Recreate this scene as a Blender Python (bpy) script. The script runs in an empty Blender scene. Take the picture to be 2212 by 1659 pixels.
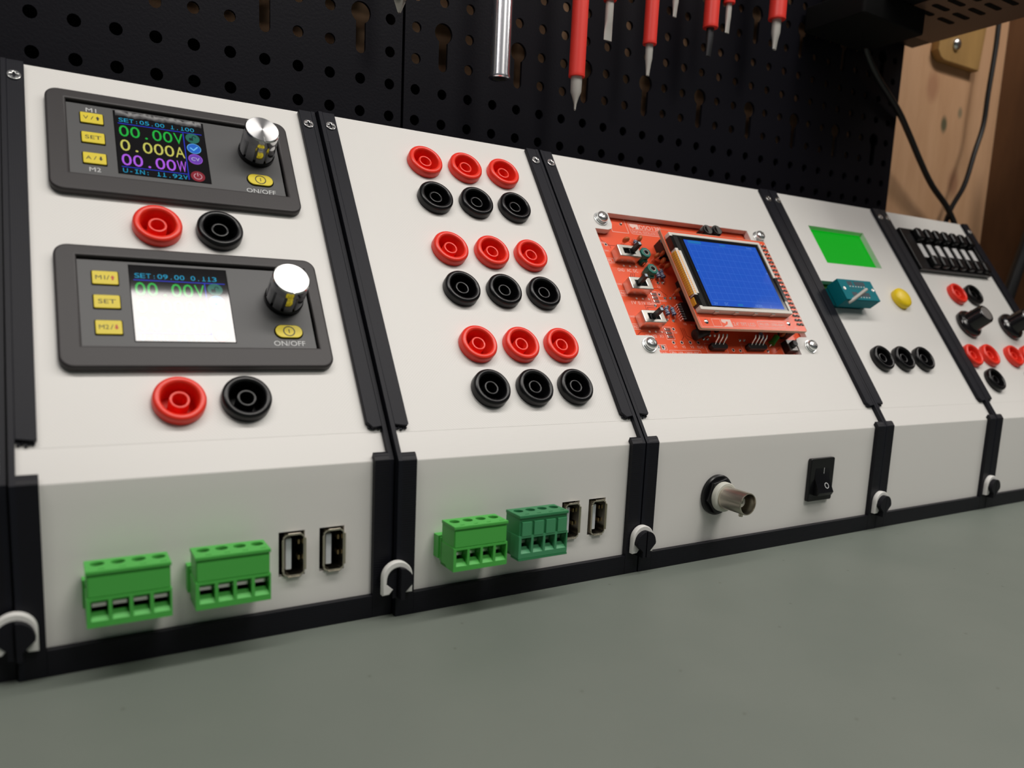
import bpy, bmesh, math, random
from mathutils import Matrix, Vector, Euler

K = 0.001                       # everything below is written in millimetres
random.seed(7)
SC = bpy.context.scene
COL = SC.collection

# ------------------------------------------------------------------ camera
cam_data = bpy.data.cameras.new('camera')
cam = bpy.data.objects.new('camera', cam_data)
COL.objects.link(cam)
cam.location = (12.947 * K, -225.932 * K, 103.551 * K)
cam.rotation_euler = (1.4230, -0.0450, -0.5350)
cam_data.sensor_fit = 'HORIZONTAL'
cam_data.sensor_width = 36.0
cam_data.lens = 36.0 * 1625.19 / 2212
cam_data.shift_x = 4.2 / 2212
cam_data.shift_y = 75.7 / 2212
cam_data.clip_start = 0.01
cam_data.clip_end = 20
cam_data.dof.use_dof = True
cam_data.dof.focus_distance = 0.310
cam_data.dof.aperture_fstop = cam_data.lens / 2.4
SC.camera = cam

# ------------------------------------------------------------------ world, lamps, exposure
SC.view_settings.view_transform = 'Standard'
SC.view_settings.look = 'None'
SC.view_settings.gamma = 1
SC.view_settings.use_curve_mapping = False
SC.view_settings.exposure = 0.0
SC.cycles.use_denoising = True

w = bpy.data.worlds.new('room')
SC.world = w
w.use_nodes = True
w.node_tree.nodes['Background'].inputs[0].default_value = (0.60, 0.68, 0.80, 1)
w.node_tree.nodes['Background'].inputs[1].default_value = 0.045

def area(name, loc, rot, sx, sy, power, col):
    l = bpy.data.lights.new(name, 'AREA')
    l.shape = 'RECTANGLE'; l.size = sx; l.size_y = sy; l.energy = power; l.color = col
    o = bpy.data.objects.new(name, l); COL.objects.link(o)
    o.location = loc; o.rotation_euler = rot
    return o
# the strip lamp over the bench (its mirror image fills the lower meter screen)
area('bench_strip_lamp', (0.42, -0.1765, 0.62), (math.radians(-8), 0, 0), 1.45, 0.077, 5.2, (1.0, 0.955, 0.91))
# added fill lamp behind and above the camera, brightens the upright fronts
area('front_fill_lamp', (0.55, -1.35, 1.75), (math.radians(40), 0, 0), 0.5, 0.5, 11.5, (1.0, 0.965, 0.89))

# ------------------------------------------------------------------ materials
MATS = {}
def mat(name, col, rough=0.5, metal=0.0, emit=None, es=1.0, spec=0.5, coat=0.0, bump=None):
    m = bpy.data.materials.new(name); m.use_nodes = True
    n = m.node_tree.nodes; b = n['Principled BSDF']
    b.inputs['Base Color'].default_value = (*col, 1)
    b.inputs['Roughness'].default_value = rough
    b.inputs['Metallic'].default_value = metal
    b.inputs['Specular IOR Level'].default_value = spec
    b.inputs['Coat Weight'].default_value = coat
    if emit:
        b.inputs['Emission Color'].default_value = (*emit, 1)
        b.inputs['Emission Strength'].default_value = es
    MATS[name] = m
    return m
def nd(m, t, **kw):
    x = m.node_tree.nodes.new(t)
    for k, v in kw.items(): setattr(x, k, v)
    return x
def lk(m, a, b): m.node_tree.links.new(a, b)
def bsdf(m): return m.node_tree.nodes['Principled BSDF']
def math_node(m, op, a, b=None):
    x = nd(m, 'ShaderNodeMath', operation=op)
    for i, v in enumerate((a, b)):
        if v is None: continue
        if isinstance(v, (int, float)): x.inputs[i].default_value = v
        else: lk(m, v, x.inputs[i])
    return x.outputs[0]
def add_bump(m, height, strength, dist):
    b = nd(m, 'ShaderNodeBump')
    b.inputs['Strength'].default_value = strength
    b.inputs['Distance'].default_value = dist
    lk(m, height, b.inputs['Height'])
    lk(m, b.outputs[0], bsdf(m).inputs['Normal'])
def noise(m, scale, detail=3, coord='Object', vec=None, rough=0.5):
    t = nd(m, 'ShaderNodeTexNoise')
    t.inputs['Scale'].default_value = scale; t.inputs['Detail'].default_value = detail
    t.inputs['Roughness'].default_value = rough
    if vec is None:
        c = nd(m, 'ShaderNodeTexCoord'); vec = c.outputs[coord]
    lk(m, vec, t.inputs['Vector'])
    return t.outputs['Fac']
def ramp(m, fac, stops):
    r = nd(m, 'ShaderNodeValToRGB')
    e = r.color_ramp.elements
    while len(e) < len(stops): e.new(0.5)
    for i, (p, c) in enumerate(stops):
        e[i].position = p; e[i].color = (*c, 1)
    lk(m, fac, r.inputs[0])
    return r.outputs[0]
def lines(m, direction, period, wob=0.0):
    """ridges of printed plastic: a sine of the object position along a direction"""
    c = nd(m, 'ShaderNodeTexCoord')
    d = nd(m, 'ShaderNodeVectorMath', operation='DOT_PRODUCT')
    lk(m, c.outputs['Object'], d.inputs[0]); d.inputs[1].default_value = direction
    v = d.outputs['Value']
    if wob:
        v = math_node(m, 'ADD', v, math_node(m, 'MULTIPLY', noise(m, 60, 2), wob))
    return math_node(m, 'SINE', math_node(m, 'MULTIPLY', v, 2 * math.pi / period))

ANG = math.radians(54.31)
CA, SA = math.cos(ANG), math.sin(ANG)
r2 = 1 / math.sqrt(2)
WHITE = (0.79, 0.772, 0.742)
m = mat('white_print_diagonal', WHITE, 0.42)
h1 = lines(m, (r2, r2 * CA, r2 * SA), 0.0008)
h2 = lines(m, (r2, -r2 * CA, -r2 * SA), 0.0008)
chk = nd(m, 'ShaderNodeTexVoronoi'); chk.inputs['Scale'].default_value = 32
cc = nd(m, 'ShaderNodeTexCoord'); lk(m, cc.outputs['Object'], chk.inputs['Vector'])
sel = math_node(m, 'GREATER_THAN', nd(m, 'ShaderNodeSeparateColor').outputs[0], 0.5)
sep = sel.node.inputs[0].links[0].from_node; lk(m, chk.outputs['Color'], sep.inputs[0])
mixn = nd(m, 'ShaderNodeMix'); lk(m, sel, mixn.inputs[0]); lk(m, h1, mixn.inputs[2]); lk(m, h2, mixn.inputs[3])
add_bump(m, mixn.outputs[0], 0.11, 0.00006)
m = mat('white_print_layers', WHITE, 0.40)
add_bump(m, lines(m, (0, CA, SA), 0.0006, 0.001), 0.06, 0.00006)
m = mat('white_print_smooth', WHITE, 0.42)
add_bump(m, noise(m, 900, 2), 0.06, 0.0001)
m = mat('white_clip_plastic', (0.80, 0.79, 0.76), 0.45)

def black_print(name, col, direction, period, rough):
    m = mat(name, col, rough, spec=0.22)
    st = lines(m, direction, period, 0.0012)
    n2 = noise(m, 240, 3)
    add_bump(m, math_node(m, 'ADD', st, math_node(m, 'MULTIPLY', n2, 2.0)), 0.20 if direction[2] else 0.08, 0.00010)
    return m
black_print('black_print', (0.0075, 0.0075, 0.0110), (0, 0, 1), 0.0008, 0.46)
black_print('black_print_slope', (0.0080, 0.0085, 0.0135), (1, 0, 0), 0.0006, 0.50)
mat('black_inside', (0.004, 0.004, 0.004), 0.9, spec=0.1)

m = mat('red_plastic', (0.94, 0.042, 0.022), 0.34)
m = mat('black_plastic', (0.006, 0.006, 0.007), 0.30, spec=0.35)
mat('knob_black', (0.009, 0.008, 0.009), 0.20, coat=0.3)
mat('yellow_plastic', (0.93, 0.66, 0.010), 0.40)
mat('yellow_button', (0.78, 0.62, 0.022), 0.45)
mat('print_dark', (0.018, 0.016, 0.010), 0.5)
mat('print_red', (0.55, 0.06, 0.03), 0.5)
mat('print_grey', (0.62, 0.63, 0.63), 0.5)
m = mat('bezel_grey', (0.037, 0.033, 0.034), 0.46, spec=0.38)
t = noise(m, 1500, 4); add_bump(m, t, 0.28, 0.00012)
m = mat('face_grey', (0.088, 0.088, 0.090), 0.45, spec=0.4)
t = noise(m, 1600, 4); add_bump(m, t, 0.22, 0.00010)

m = mat('screen_glass', (0.012, 0.011, 0.012), 0.05, spec=0.85)
mat('film', (0.030, 0.030, 0.034), 0.30, spec=0.45)
def glow(name, c, s=1.0):
    m = mat(name, (0.01, 0.01, 0.01), 0.05, emit=c, es=s, spec=0.85)
    return m
glow('glow_cyan', (0.012, 0.30, 0.50)); glow('glow_green', (0.012, 0.40, 0.045)); glow('glow_yellow', (0.52, 0.50, 0.10))
glow('glow_violet', (0.40, 0.10, 0.72)); glow('glow_line', (0.02, 0.035, 0.50)); glow('glow_teal', (0.020, 0.13, 0.095))
glow('glow_blue', (0.02, 0.12, 0.50)); glow('glow_purple', (0.14, 0.05, 0.38)); glow('glow_dark_red', (0.22, 0.02, 0.03))
glow('glow_white', (0.42, 0.46, 0.60)); glow('glow_pink', (0.50, 0.28, 0.32)); glow('glow_sky', (0.15, 0.5, 0.85)); glow('glow_dark', (0.003, 0.02, 0.02))
glow('scope_blue', (0.012, 0.085, 0.50)); glow('scope_grid', (0.035, 0.135, 0.57)); glow('scope_teal', (0.012, 0.16, 0.46)); glow('scope_pale', (0.10, 0.24, 0.60))
m = mat('lcd_green', (0.0, 0.02, 0.0), 0.5, spec=0.1, emit=(0.0, 0.33, 0.008), es=1.0)

mat('chrome', (0.86, 0.86, 0.90), 0.24, 1.0)
mat('steel', (0.62, 0.61, 0.58), 0.30, 1.0)
mat('steel_dark', (0.22, 0.21, 0.20), 0.40, 1.0)
mat('screw_zinc', (0.80, 0.80, 0.79), 0.24, 1.0)
mat('nickel', (0.60, 0.55, 0.47), 0.26, 1.0)
mat('usb_shell', (0.66, 0.60, 0.50), 0.22, 1.0)
mat('contact_gold', (0.45, 0.33, 0.18), 0.35, 1.0)
mat('switch_metal', (0.74, 0.71, 0.65), 0.30, 1.0)
mat('zinc_bright', (0.82, 0.84, 0.84), 0.30, 1.0)
mat('solder', (0.86, 0.85, 0.83), 0.22, 1.0)
m = mat('knob_side', (0.62, 0.62, 0.63), 0.13, 1.0)
m = mat('knob_top', (0.80, 0.80, 0.80), 0.36, 1.0)
b = bsdf(m); b.inputs['Anisotropic'].default_value = 0.85
tg = nd(m, 'ShaderNodeTangent', direction_type='RADIAL', axis='Z'); lk(m, tg.outputs[0], b.inputs['Tangent'])
mat('usb_white', (0.62, 0.65, 0.68), 0.40)
mat('bnc_white', (0.62, 0.62, 0.55), 0.45)
mat('plug_green', (0.075, 0.46, 0.070), 0.42)
mat('plug_dark_green', (0.032, 0.23, 0.085), 0.42)
mat('plug_mid_green', (0.060, 0.30, 0.13), 0.42)

m = mat('pcb_red', (0.92, 0.112, 0.038), 0.32)
mat('pcb_edge', (0.55, 0.30, 0.20), 0.5)
mat('pcb_trace', (0.40, 0.030, 0.012), 0.35)
mat('silk', (0.88, 0.62, 0.56), 0.5)
mat('hole_black', (0.01, 0.005, 0.01), 0.5)
mat('cap_orange', (0.55, 0.13, 0.030), 0.40)
mat('resistor_blue', (0.035, 0.060, 0.16), 0.35)
mat('resistor_band', (0.45, 0.52, 0.60), 0.4)
mat('trimmer_green', (0.006, 0.16, 0.125), 0.40)
mat('chip_black', (0.010, 0.010, 0.010), 0.45)
mat('flex_amber', (0.72, 0.36, 0.03), 0.28)
mat('frame_white', (0.76, 0.72, 0.66), 0.42)
mat('lcd_black', (0.010, 0.010, 0.010), 0.12)
mat('lcd_rim', (0.085, 0.085, 0.085), 0.10, 0.6)
mat('led_green', (0.03, 0.22, 0.02), 0.25)
mat('pcb_green', (0.06, 0.20, 0.01), 0.4)
mat('zif_teal', (0.0, 0.175, 0.215), 0.6, spec=0.15)
mat('lever_grey', (0.52, 0.50, 0.46), 0.45)
mat('zif_slot', (0.002, 0.03, 0.05), 0.5)
mat('digit_white', (0.72, 0.71, 0.71), 0.40)
mat('red_sleeve', (0.80, 0.045, 0.032), 0.40)
mat('blade_grey', (0.56, 0.54, 0.50), 0.42, 0.25)
mat('blade_shaded', (0.10, 0.10, 0.105), 0.42, 0.8)  # blade hanging in shadow, the shade is put into its colour
mat('bit_steel', (0.56, 0.53, 0.47), 0.38, 0.6)
m = mat('peg_black', (0.0055, 0.0052, 0.0085), 0.50, spec=0.15)
add_bump(m, noise(m, 900, 3), 0.35, 0.00018)
mat('cable_black', (0.012, 0.012, 0.013), 0.42)
mat('box_dark', (0.006, 0.005, 0.006), 0.5, spec=0.2)
mat('box_brown', (0.11, 0.058, 0.038), 0.55)
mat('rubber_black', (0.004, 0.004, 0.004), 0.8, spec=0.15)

KNOTS = [(0.5860, 0.2527, 0.0045, (0.10, 0.10, 0.055), 0.95), (0.6050, 0.2641, 0.0035, (0.20, 0.18, 0.11), 0.8), (0.5659, 0.2757, 0.0085, (0.42, 0.20, 0.11), 0.7), (0.6078, 0.2129, 0.0090, (0.36, 0.16, 0.09), 0.7)]
def wood(name, a, b_, knots=True):
    m = mat(name, a, 0.55)
    c = nd(m, 'ShaderNodeTexCoord'); mp = nd(m, 'ShaderNodeMapping'); mp.inputs['Scale'].default_value = (9, 9, 1.6)
    lk(m, c.outputs['Object'], mp.inputs['Vector'])
    f = noise(m, 6, 5, vec=mp.outputs[0], rough=0.6)
    col = ramp(m, f, [(0.30, b_), (0.72, a)])
    if knots:
        for px_, pz_, rx, kc, st in KNOTS:
            mp2 = nd(m, 'ShaderNodeMapping'); mp2.vector_type = 'POINT'
            mp2.inputs['Location'].default_value = (-px_ / rx, 0, -pz_ / (rx * 1.4)); mp2.inputs['Scale'].default_value = (1 / rx, 0, 1 / (rx * 1.4))
            lk(m, c.outputs['Object'], mp2.inputs['Vector'])
            ln = nd(m, 'ShaderNodeVectorMath', operation='LENGTH'); lk(m, mp2.outputs[0], ln.inputs[0])
            wob = math_node(m, 'ADD', ln.outputs['Value'], math_node(m, 'MULTIPLY', math_node(m, 'SUBTRACT', f, 0.5), 1.2))
            k = ramp(m, wob, [(0.35, (st, st, st)), (1.0, (0, 0, 0))])
            mx = nd(m, 'ShaderNodeMix', data_type='RGBA', blend_type='MIX')
            lk(m, k, mx.inputs[0]); lk(m, col, mx.inputs[6]); mx.inputs[7].default_value = (*kc, 1); col = mx.outputs[2]
    lk(m, col, bsdf(m).inputs['Base Color'])
    add_bump(m, f, 0.08, 0.0006)
    return m
wood('pine', (0.70, 0.42, 0.245), (0.56, 0.315, 0.17))
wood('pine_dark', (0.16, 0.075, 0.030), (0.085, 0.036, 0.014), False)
wood('plywood', (0.46, 0.27, 0.09), (0.33, 0.185, 0.06), False)

m = mat('desk_mat', (0.19, 0.205, 0.18), 0.50)
f = noise(m, 14, 4)
c1 = ramp(m, f, [(0.30, (0.150, 0.174, 0.150)), (0.70, (0.172, 0.194, 0.168))])
v = nd(m, 'ShaderNodeTexVoronoi', voronoi_dimensions='2D'); v.inputs['Scale'].default_value = 26; v.inputs['Randomness'].default_value = 1
c = nd(m, 'ShaderNodeTexCoord'); lk(m, c.outputs['Object'], v.inputs['Vector'])
k = ramp(m, v.outputs['Distance'], [(0.010, (0.45, 0.40, 0.36)), (0.016, (1, 1, 1))])
mx = nd(m, 'ShaderNodeMix', data_type='RGBA', blend_type='MULTIPLY'); mx.inputs[0].default_value = 0.5
lk(m, c1, mx.inputs[6]); lk(m, k, mx.inputs[7]); lk(m, mx.outputs[2], bsdf(m).inputs['Base Color'])
add_bump(m, noise(m, 700, 3), 0.10, 0.00015)

# ------------------------------------------------------------------ mesh building
def curve_mesh(polys, ext=0.0, bev=0.0, res=2):
    """2-D closed outlines (first outer, rest holes) -> (verts, faces); depth +-ext (plus bevel)"""
    cu = bpy.data.curves.new('tmp', 'CURVE'); cu.dimensions = '2D'; cu.fill_mode = 'BOTH'
    for p in polys:
        s = cu.splines.new('POLY'); s.points.add(len(p) - 1)
        for q, (x, y) in zip(s.points, p): q.co = (x, y, 0, 1)
        s.use_cyclic_u = True
    cu.extrude = ext - bev if bev else ext
    if bev: cu.bevel_depth = bev; cu.bevel_resolution = res; cu.offset = -bev
    o = bpy.data.objects.new('tmp', cu)
    me = o.to_mesh()
    vs = [v.co.copy() for v in me.vertices]; fs = [list(p.vertices) for p in me.polygons]
    o.to_mesh_clear(); bpy.data.objects.remove(o); bpy.data.curves.remove(cu)
    return vs, fs
_tc = {}
def text_mesh(s):
    if s not in _tc:
        cu = bpy.data.curves.new('tmp', 'FONT'); cu.body = s; cu.size = 1; cu.resolution_u = 3
        o = bpy.data.objects.new('tmp', cu); me = o.to_mesh()
        vs = [v.co.copy() for v in me.vertices]; fs = [list(p.vertices) for p in me.polygons]
        o.to_mesh_clear(); bpy.data.objects.remove(o); bpy.data.curves.remove(cu)
        _tc[s] = (vs, fs)
    return _tc[s]
_hv = text_mesh('H')[0]
CAP = max(v.y for v in _hv) - min(v.y for v in _hv)
def circle(cx, cy, r, n=32, a0=0.0):
    return [(cx + r * math.cos(a0 + 2 * math.pi * i / n), cy + r * math.sin(a0 + 2 * math.pi * i / n)) for i in range(n)]
def rrect(x0, y0, x1, y1, r, n=6):
    if r <= 0: return [(x0, y0), (x1, y0), (x1, y1), (x0, y1)]
    p = []
    for cx, cy, a in ((x1 - r, y0 + r, -90), (x1 - r, y1 - r, 0), (x0 + r, y1 - r, 90), (x0 + r, y0 + r, 180)):
        for i in range(n + 1):
            t = math.radians(a + 90 * i / n); p.append((cx + r * math.cos(t), cy + r * math.sin(t)))
    return p
I4 = Matrix.Identity(4)
def T(x, y, z=0): return Matrix.Translation((x, y, z))
class MB:
    def __init__(s): s.v = []; s.f = []; s.m = []; s.names = []
    def mi(s, name):
        if name not in s.names: s.names.append(name)
        return s.names.index(name)
    def add(s, vs, fs, name, M=None):
        b = len(s.v); k = s.mi(name); M = M or I4
        flip = M.determinant() < 0
        s.v += [M @ Vector(v) for v in vs]
        for f in fs:
            f = [b + i for i in f]
            s.f.append(f[::-1] if flip else f); s.m.append(k)
        return s
    def box(s, x0, y0, z0, x1, y1, z1, name, M=None):
        vs = [(x, y, z) for z in (z0, z1) for y in (y0, y1) for x in (x0, x1)]
        fs = [(0, 2, 3, 1), (4, 5, 7, 6), (0, 1, 5, 4), (2, 6, 7, 3), (0, 4, 6, 2), (1, 3, 7, 5)]
        return s.add(vs, fs, name, M)
    def plate(s, polys, z0, z1, name, M=None, bev=0.0, res=2):
        vs, fs = curve_mesh(polys, (z1 - z0) / 2, bev, res)
        return s.add([(v.x, v.y, v.z + (z0 + z1) / 2) for v in vs], fs, name, M)
    def flat(s, polys, z, name, M=None):
        vs, fs = curve_mesh(polys, 0)
        return s.add([(v.x, v.y, z) for v in vs], fs, name, M)
    def quad(s, x0, y0, x1, y1, z, name, M=None):
        return s.add([(x0, y0, z), (x1, y0, z), (x1, y1, z), (x0, y1, z)], [(0, 1, 2, 3)], name, M)
    def line(s, pts, wd, z, name, M=None, close=False):
        if close: pts = list(pts) + [pts[0]]
        for (ax, ay), (bx, by) in zip(pts, pts[1:]):
            d = math.hypot(bx - ax, by - ay)
            if d == 0: continue
            ux, uy = (bx - ax) / d * wd / 2, (by - ay) / d * wd / 2
            s.add([(ax - ux + uy, ay - uy - ux, z), (bx + ux + uy, by + uy - ux, z), (bx + ux - uy, by + uy + ux, z), (ax - ux - uy, ay - uy + ux, z)], [(0, 1, 2, 3)], name, M)
        return s
    def text(s, st, x, y, h, z, name, M=None, al='L', wd=None, rot=0):
        vs, fs = text_mesh(st)
        if not vs: return s
        k = h / CAP
        x0 = min(v.x for v in vs); x1 = max(v.x for v in vs)
        kx = k if wd is None else wd / (x1 - x0)
        wid = (x1 - x0) * kx
        ox = {'L': 0, 'C': -wid / 2, 'R': -wid}[al]
        c, si = math.cos(rot), math.sin(rot)
        out = []
        for v in vs:
            a, b_ = (v.x - x0) * kx + ox, v.y * k
            out.append((x + a * c - b_ * si, y + a * si + b_ * c, z))
        return s.add(out, fs, name, M)
    def mono(s, st, x, y, h, z, pitch, gw, name, M=None):
        for i, ch in enumerate(st):
            if ch == ' ': continue
            cx = x + pitch * (i + 0.5)
            vs, _ = text_mesh(ch)
            nat = (max(v.x for v in vs) - min(v.x for v in vs)) * h / CAP
            s.text(ch, cx, y, h, z, name, M, 'C', nat if ch in '1.:I-' else gw)
            if ch in '1I' and h < 3:
                s.quad(cx - gw * 0.36, y, cx + gw * 0.42, y + h * 0.13, z + 0.004, name, M)
                if ch == 'I': s.quad(cx - gw * 0.36, y + h * 0.87, cx + gw * 0.36, y + h, z + 0.004, name, M)
        return s
    def lathe(s, prof, name, M=None, n=40, cap=True, a0=0.0):
        """profile of (r, z) turned about z; r=0 closes"""
        vs = []; fs = []; rings = []
        for r, z in prof:
            if r <= 1e-9: rings.append([len(vs)]); vs.append((0, 0, z))
            else:
                rings.append(list(range(len(vs), len(vs) + n)))
                vs += [(r * math.cos(a0 + 2 * math.pi * i / n), r * math.sin(a0 + 2 * math.pi * i / n), z) for i in range(n)]
        for A, B in zip(rings, rings[1:]):
            for i in range(n):
                j = (i + 1) % n
                if len(A) == 1 and len(B) == 1: continue
                if len(A) == 1: fs.append((A[0], B[j], B[i]) if False else (A[0], B[j], B[i])[::-1])
                elif len(B) == 1: fs.append((A[i], A[j], B[0]))
                else: fs.append((A[i], A[j], B[j], B[i]))
        return s.add(vs, fs, name, M)
    def tube(s, pts, r, name, n=12, M=None, caps=True):
        pts = [Vector(p) for p in pts]; rs = r if isinstance(r, (list, tuple)) else [r] * len(pts)
        vs = []; fs = []; up = None
        for i, p in enumerate(pts):
            d = (pts[min(i + 1, len(pts) - 1)] - pts[max(i - 1, 0)]).normalized()
            if up is None: up = d.orthogonal().normalized()
            up = (up - d * up.dot(d)).normalized(); sd = d.cross(up)
            for k in range(n):
                a = 2 * math.pi * k / n
                vs.append(p + (up * math.cos(a) + sd * math.sin(a)) * rs[i])
        for i in range(len(pts) - 1):
            for k in range(n):
                q = (k + 1) % n
                fs.append((i * n + k, i * n + q, (i + 1) * n + q, (i + 1) * n + k))
        if caps:
            fs.append(tuple(range(n))[::-1]); fs.append(tuple((len(pts) - 1) * n + k for k in range(n)))
        return s.add(vs, fs, name, M)
    def prism(s, poly, x0, x1, name, M=None):
        """polygon in (y, z) pushed along x"""
        Q = Matrix(((0, 0, 1, 0), (1, 0, 0, 0), (0, 1, 0, 0), (0, 0, 0, 1)))
        return s.plate([poly], x0, x1, name, (M or I4) @ Q)
    def build(s, name, parent=None, M=None, bevel=0.0, smooth=35):
        me = bpy.data.meshes.new(name)
        me.from_pydata([tuple(v * K) for v in s.v], [], s.f)
        for n_ in s.names: me.materials.append(MATS[n_])
        me.polygons.foreach_set('material_index', s.m)
        me.validate(); me.update()
        if smooth:
            me.polygons.foreach_set('use_smooth', [True] * len(me.polygons))
            me.set_sharp_from_angle(angle=math.radians(smooth))
        o = bpy.data.objects.new(name, me); COL.objects.link(o)
        place(o, parent, M)
        if bevel:
            bv = o.modifiers.new('bevel', 'BEVEL'); bv.width = bevel * K; bv.segments = 2; bv.limit_method = 'ANGLE'; bv.angle_limit = math.radians(40)
            bv.harden_normals = True
        return o
def place(o, parent, M):
    M = (M or I4).copy(); M.translation = M.translation * K
    if parent: o.parent = parent
    o.matrix_basis = M
def empty(name, loc, rz=0.0):
    o = bpy.data.objects.new(name, None); COL.objects.link(o); o.empty_display_size = 0.01
    o.location = Vector(loc) * K; o.rotation_euler = (0, 0, rz)
    return o
def tag(o, label=None, cat=None, group=None, kind=None):
    for k_, v_ in (('label', label), ('category', cat), ('group', group), ('kind', kind)):
        if v_: o[k_] = v_
    return o
def dup(o, parent=None, M=None):
    c_ = o.copy(); COL.objects.link(c_)
    if M is not None: place(c_, parent, M)
    elif parent: c_.parent = parent
    for ch in list(o.children):
        d = ch.copy(); COL.objects.link(d); d.parent = c_
        for g in list(ch.children):
            e = g.copy(); COL.objects.link(e); e.parent = d
    return c_

# ------------------------------------------------------------------ the setting
b = MB(); b.box(-700, -900, -30, 1000, 128, 0, 'desk_mat')
tag(b.build('workbench_top', smooth=0), 'grey green workbench top in front of the row of white instrument panels', 'workbench')
b = MB(); b.box(-500, 118, 0, 700, 136, 620, 'pine')
tag(b.build('wall_back', smooth=0), 'pale pine board wall behind the black pegboard', kind='structure')
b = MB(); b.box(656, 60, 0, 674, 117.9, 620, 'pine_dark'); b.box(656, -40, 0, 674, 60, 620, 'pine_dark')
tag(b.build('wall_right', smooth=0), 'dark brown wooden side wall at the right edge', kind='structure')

b = MB(); b.box(-208, 106, 0, 498, 117.9, 206, 'rubber_black')  # added board: makes the lower pegboard holes read dark
tag(b.build('added_dark_board_1', smooth=0), 'black board added behind the pegboard to darken its lower holes', kind='structure')
# ------------------------------------------------------------------ pegboards
def keyhole(cx, cz):
    p = []
    for i in range(21):
        a = math.radians(-60 + 300 * i / 20)
        p.append((cx + 4.3 * math.cos(a), cz + 4.3 * math.sin(a)))
    for i in range(9):
        a = math.radians(180 + 180 * i / 8)
        p.append((cx + 2.15 * math.cos(a), cz - 14.2 + 2.15 * math.sin(a)))
    return p
def pegboard(x0, x1, z0, z1, cx0, pitch, i0, i1, zrow, zp, name, label):
    polys = [[(x0, z0), (x1, z0), (x1, z1), (x0, z1)]]
    for i in range(i0, i1 + 1):
        cx = cx0 + pitch * (i - i0)
        if cx < x0 + 3.2 or cx > x1 - 3.2: continue
        for j in range(-1, 19):
            cz = zrow + zp * j
            if cz > z1 - 6 or cz < z0 + 4: continue
            key = (i % 3 == 0)
            if key and j % 4 == 3: polys.append(keyhole(cx, cz)); continue
            if key and j % 4 == 2: continue
            polys.append(circle(cx, cz, 2.25, 14))
    Q = Matrix(((1, 0, 0, 0), (0, 0, -1, 101.5), (0, 1, 0, 0), (0, 0, 0, 1)))
    b = MB(); b.plate(polys, 0, 1.5, 'peg_black', Q)
    # folded edges reach back to the wall
    b.box(x0, 101.5, z0, x0 + 1.5, 117.5, z1, 'peg_black'); b.box(x1 - 1.5, 101.5, z0, x1, 117.5, z1, 'peg_black')
    b.box(x0 + 1.5, 101.5, z0, x1 - 1.5, 117.5, z0 + 1.5, 'peg_black')
    return tag(b.build(name), label, 'pegboard', 'black perforated tool panels on the back wall')
pegboard(-210, 145.7, 118, 430, 8.1 - 13.2 * 15, 13.2, -15, 11, 183.85, 13.2, 'pegboard', 'black perforated metal panel left of the vertical seam, above the meters')
pegboard(146.9, 500.6, 118, 430, 152.3, 13.07, 11, 38, 184.0, 13.0, 'pegboard', 'black perforated metal panel right of the seam, behind the hanging tools')

# ------------------------------------------------------------------ enclosure geometry
Z1 = 52.3; LS = 153.1; BACK = 95.0; HB = 2.0
def prof(s_, h):           # point on the slope in (y, z)
    return (s_ * CA - h * SA, Z1 + s_ * SA + h * CA)
def fold_point(h):
    # offset slope line passes prof(0,h) with direction (CA,SA); find y=-h
    y0, z0 = prof(0, h)
    t_ = (-h - y0) / CA
    return (-h, z0 + t_ * SA)
def matrices(W):
    S = Matrix(((1, 0, 0, -W / 2), (0, CA, -SA, 0), (0, SA, CA, Z1), (0, 0, 0, 1)))
    F = Matrix(((1, 0, 0, -W / 2), (0, 0, -1, 0), (0, 1, 0, 0), (0, 0, 0, 1)))
    return S, F
XS = [-105, 0, 105, 210, 367.5, 472.5, 577.5]
DY = [0.8, -0.08, -1.80, -1.33, -0.92, -0.88]
YAW = [0.006, 0.0103, 0.0083, 0.0027, 0, 0]

def screw_head(parent, M):
    b = MB()
    star = []
    for i in range(24):
        a = 2 * math.pi * i / 24; q = i % 6
        star.append(((1.25 if q in (0, 1, 5) else 0.62) * math.cos(a), (1.25 if q in (0, 1, 5) else 0.62) * math.sin(a)))
    b.plate([circle(0, 0, 2.0, 28), star], -0.3, 0.55, 'screw_zinc', bev=0.14)
    b.flat([circle(0, 0, 1.4, 16)], -0.05, 'steel_dark')
    return b.build('screw', parent, M)
SCREW = None

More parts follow.
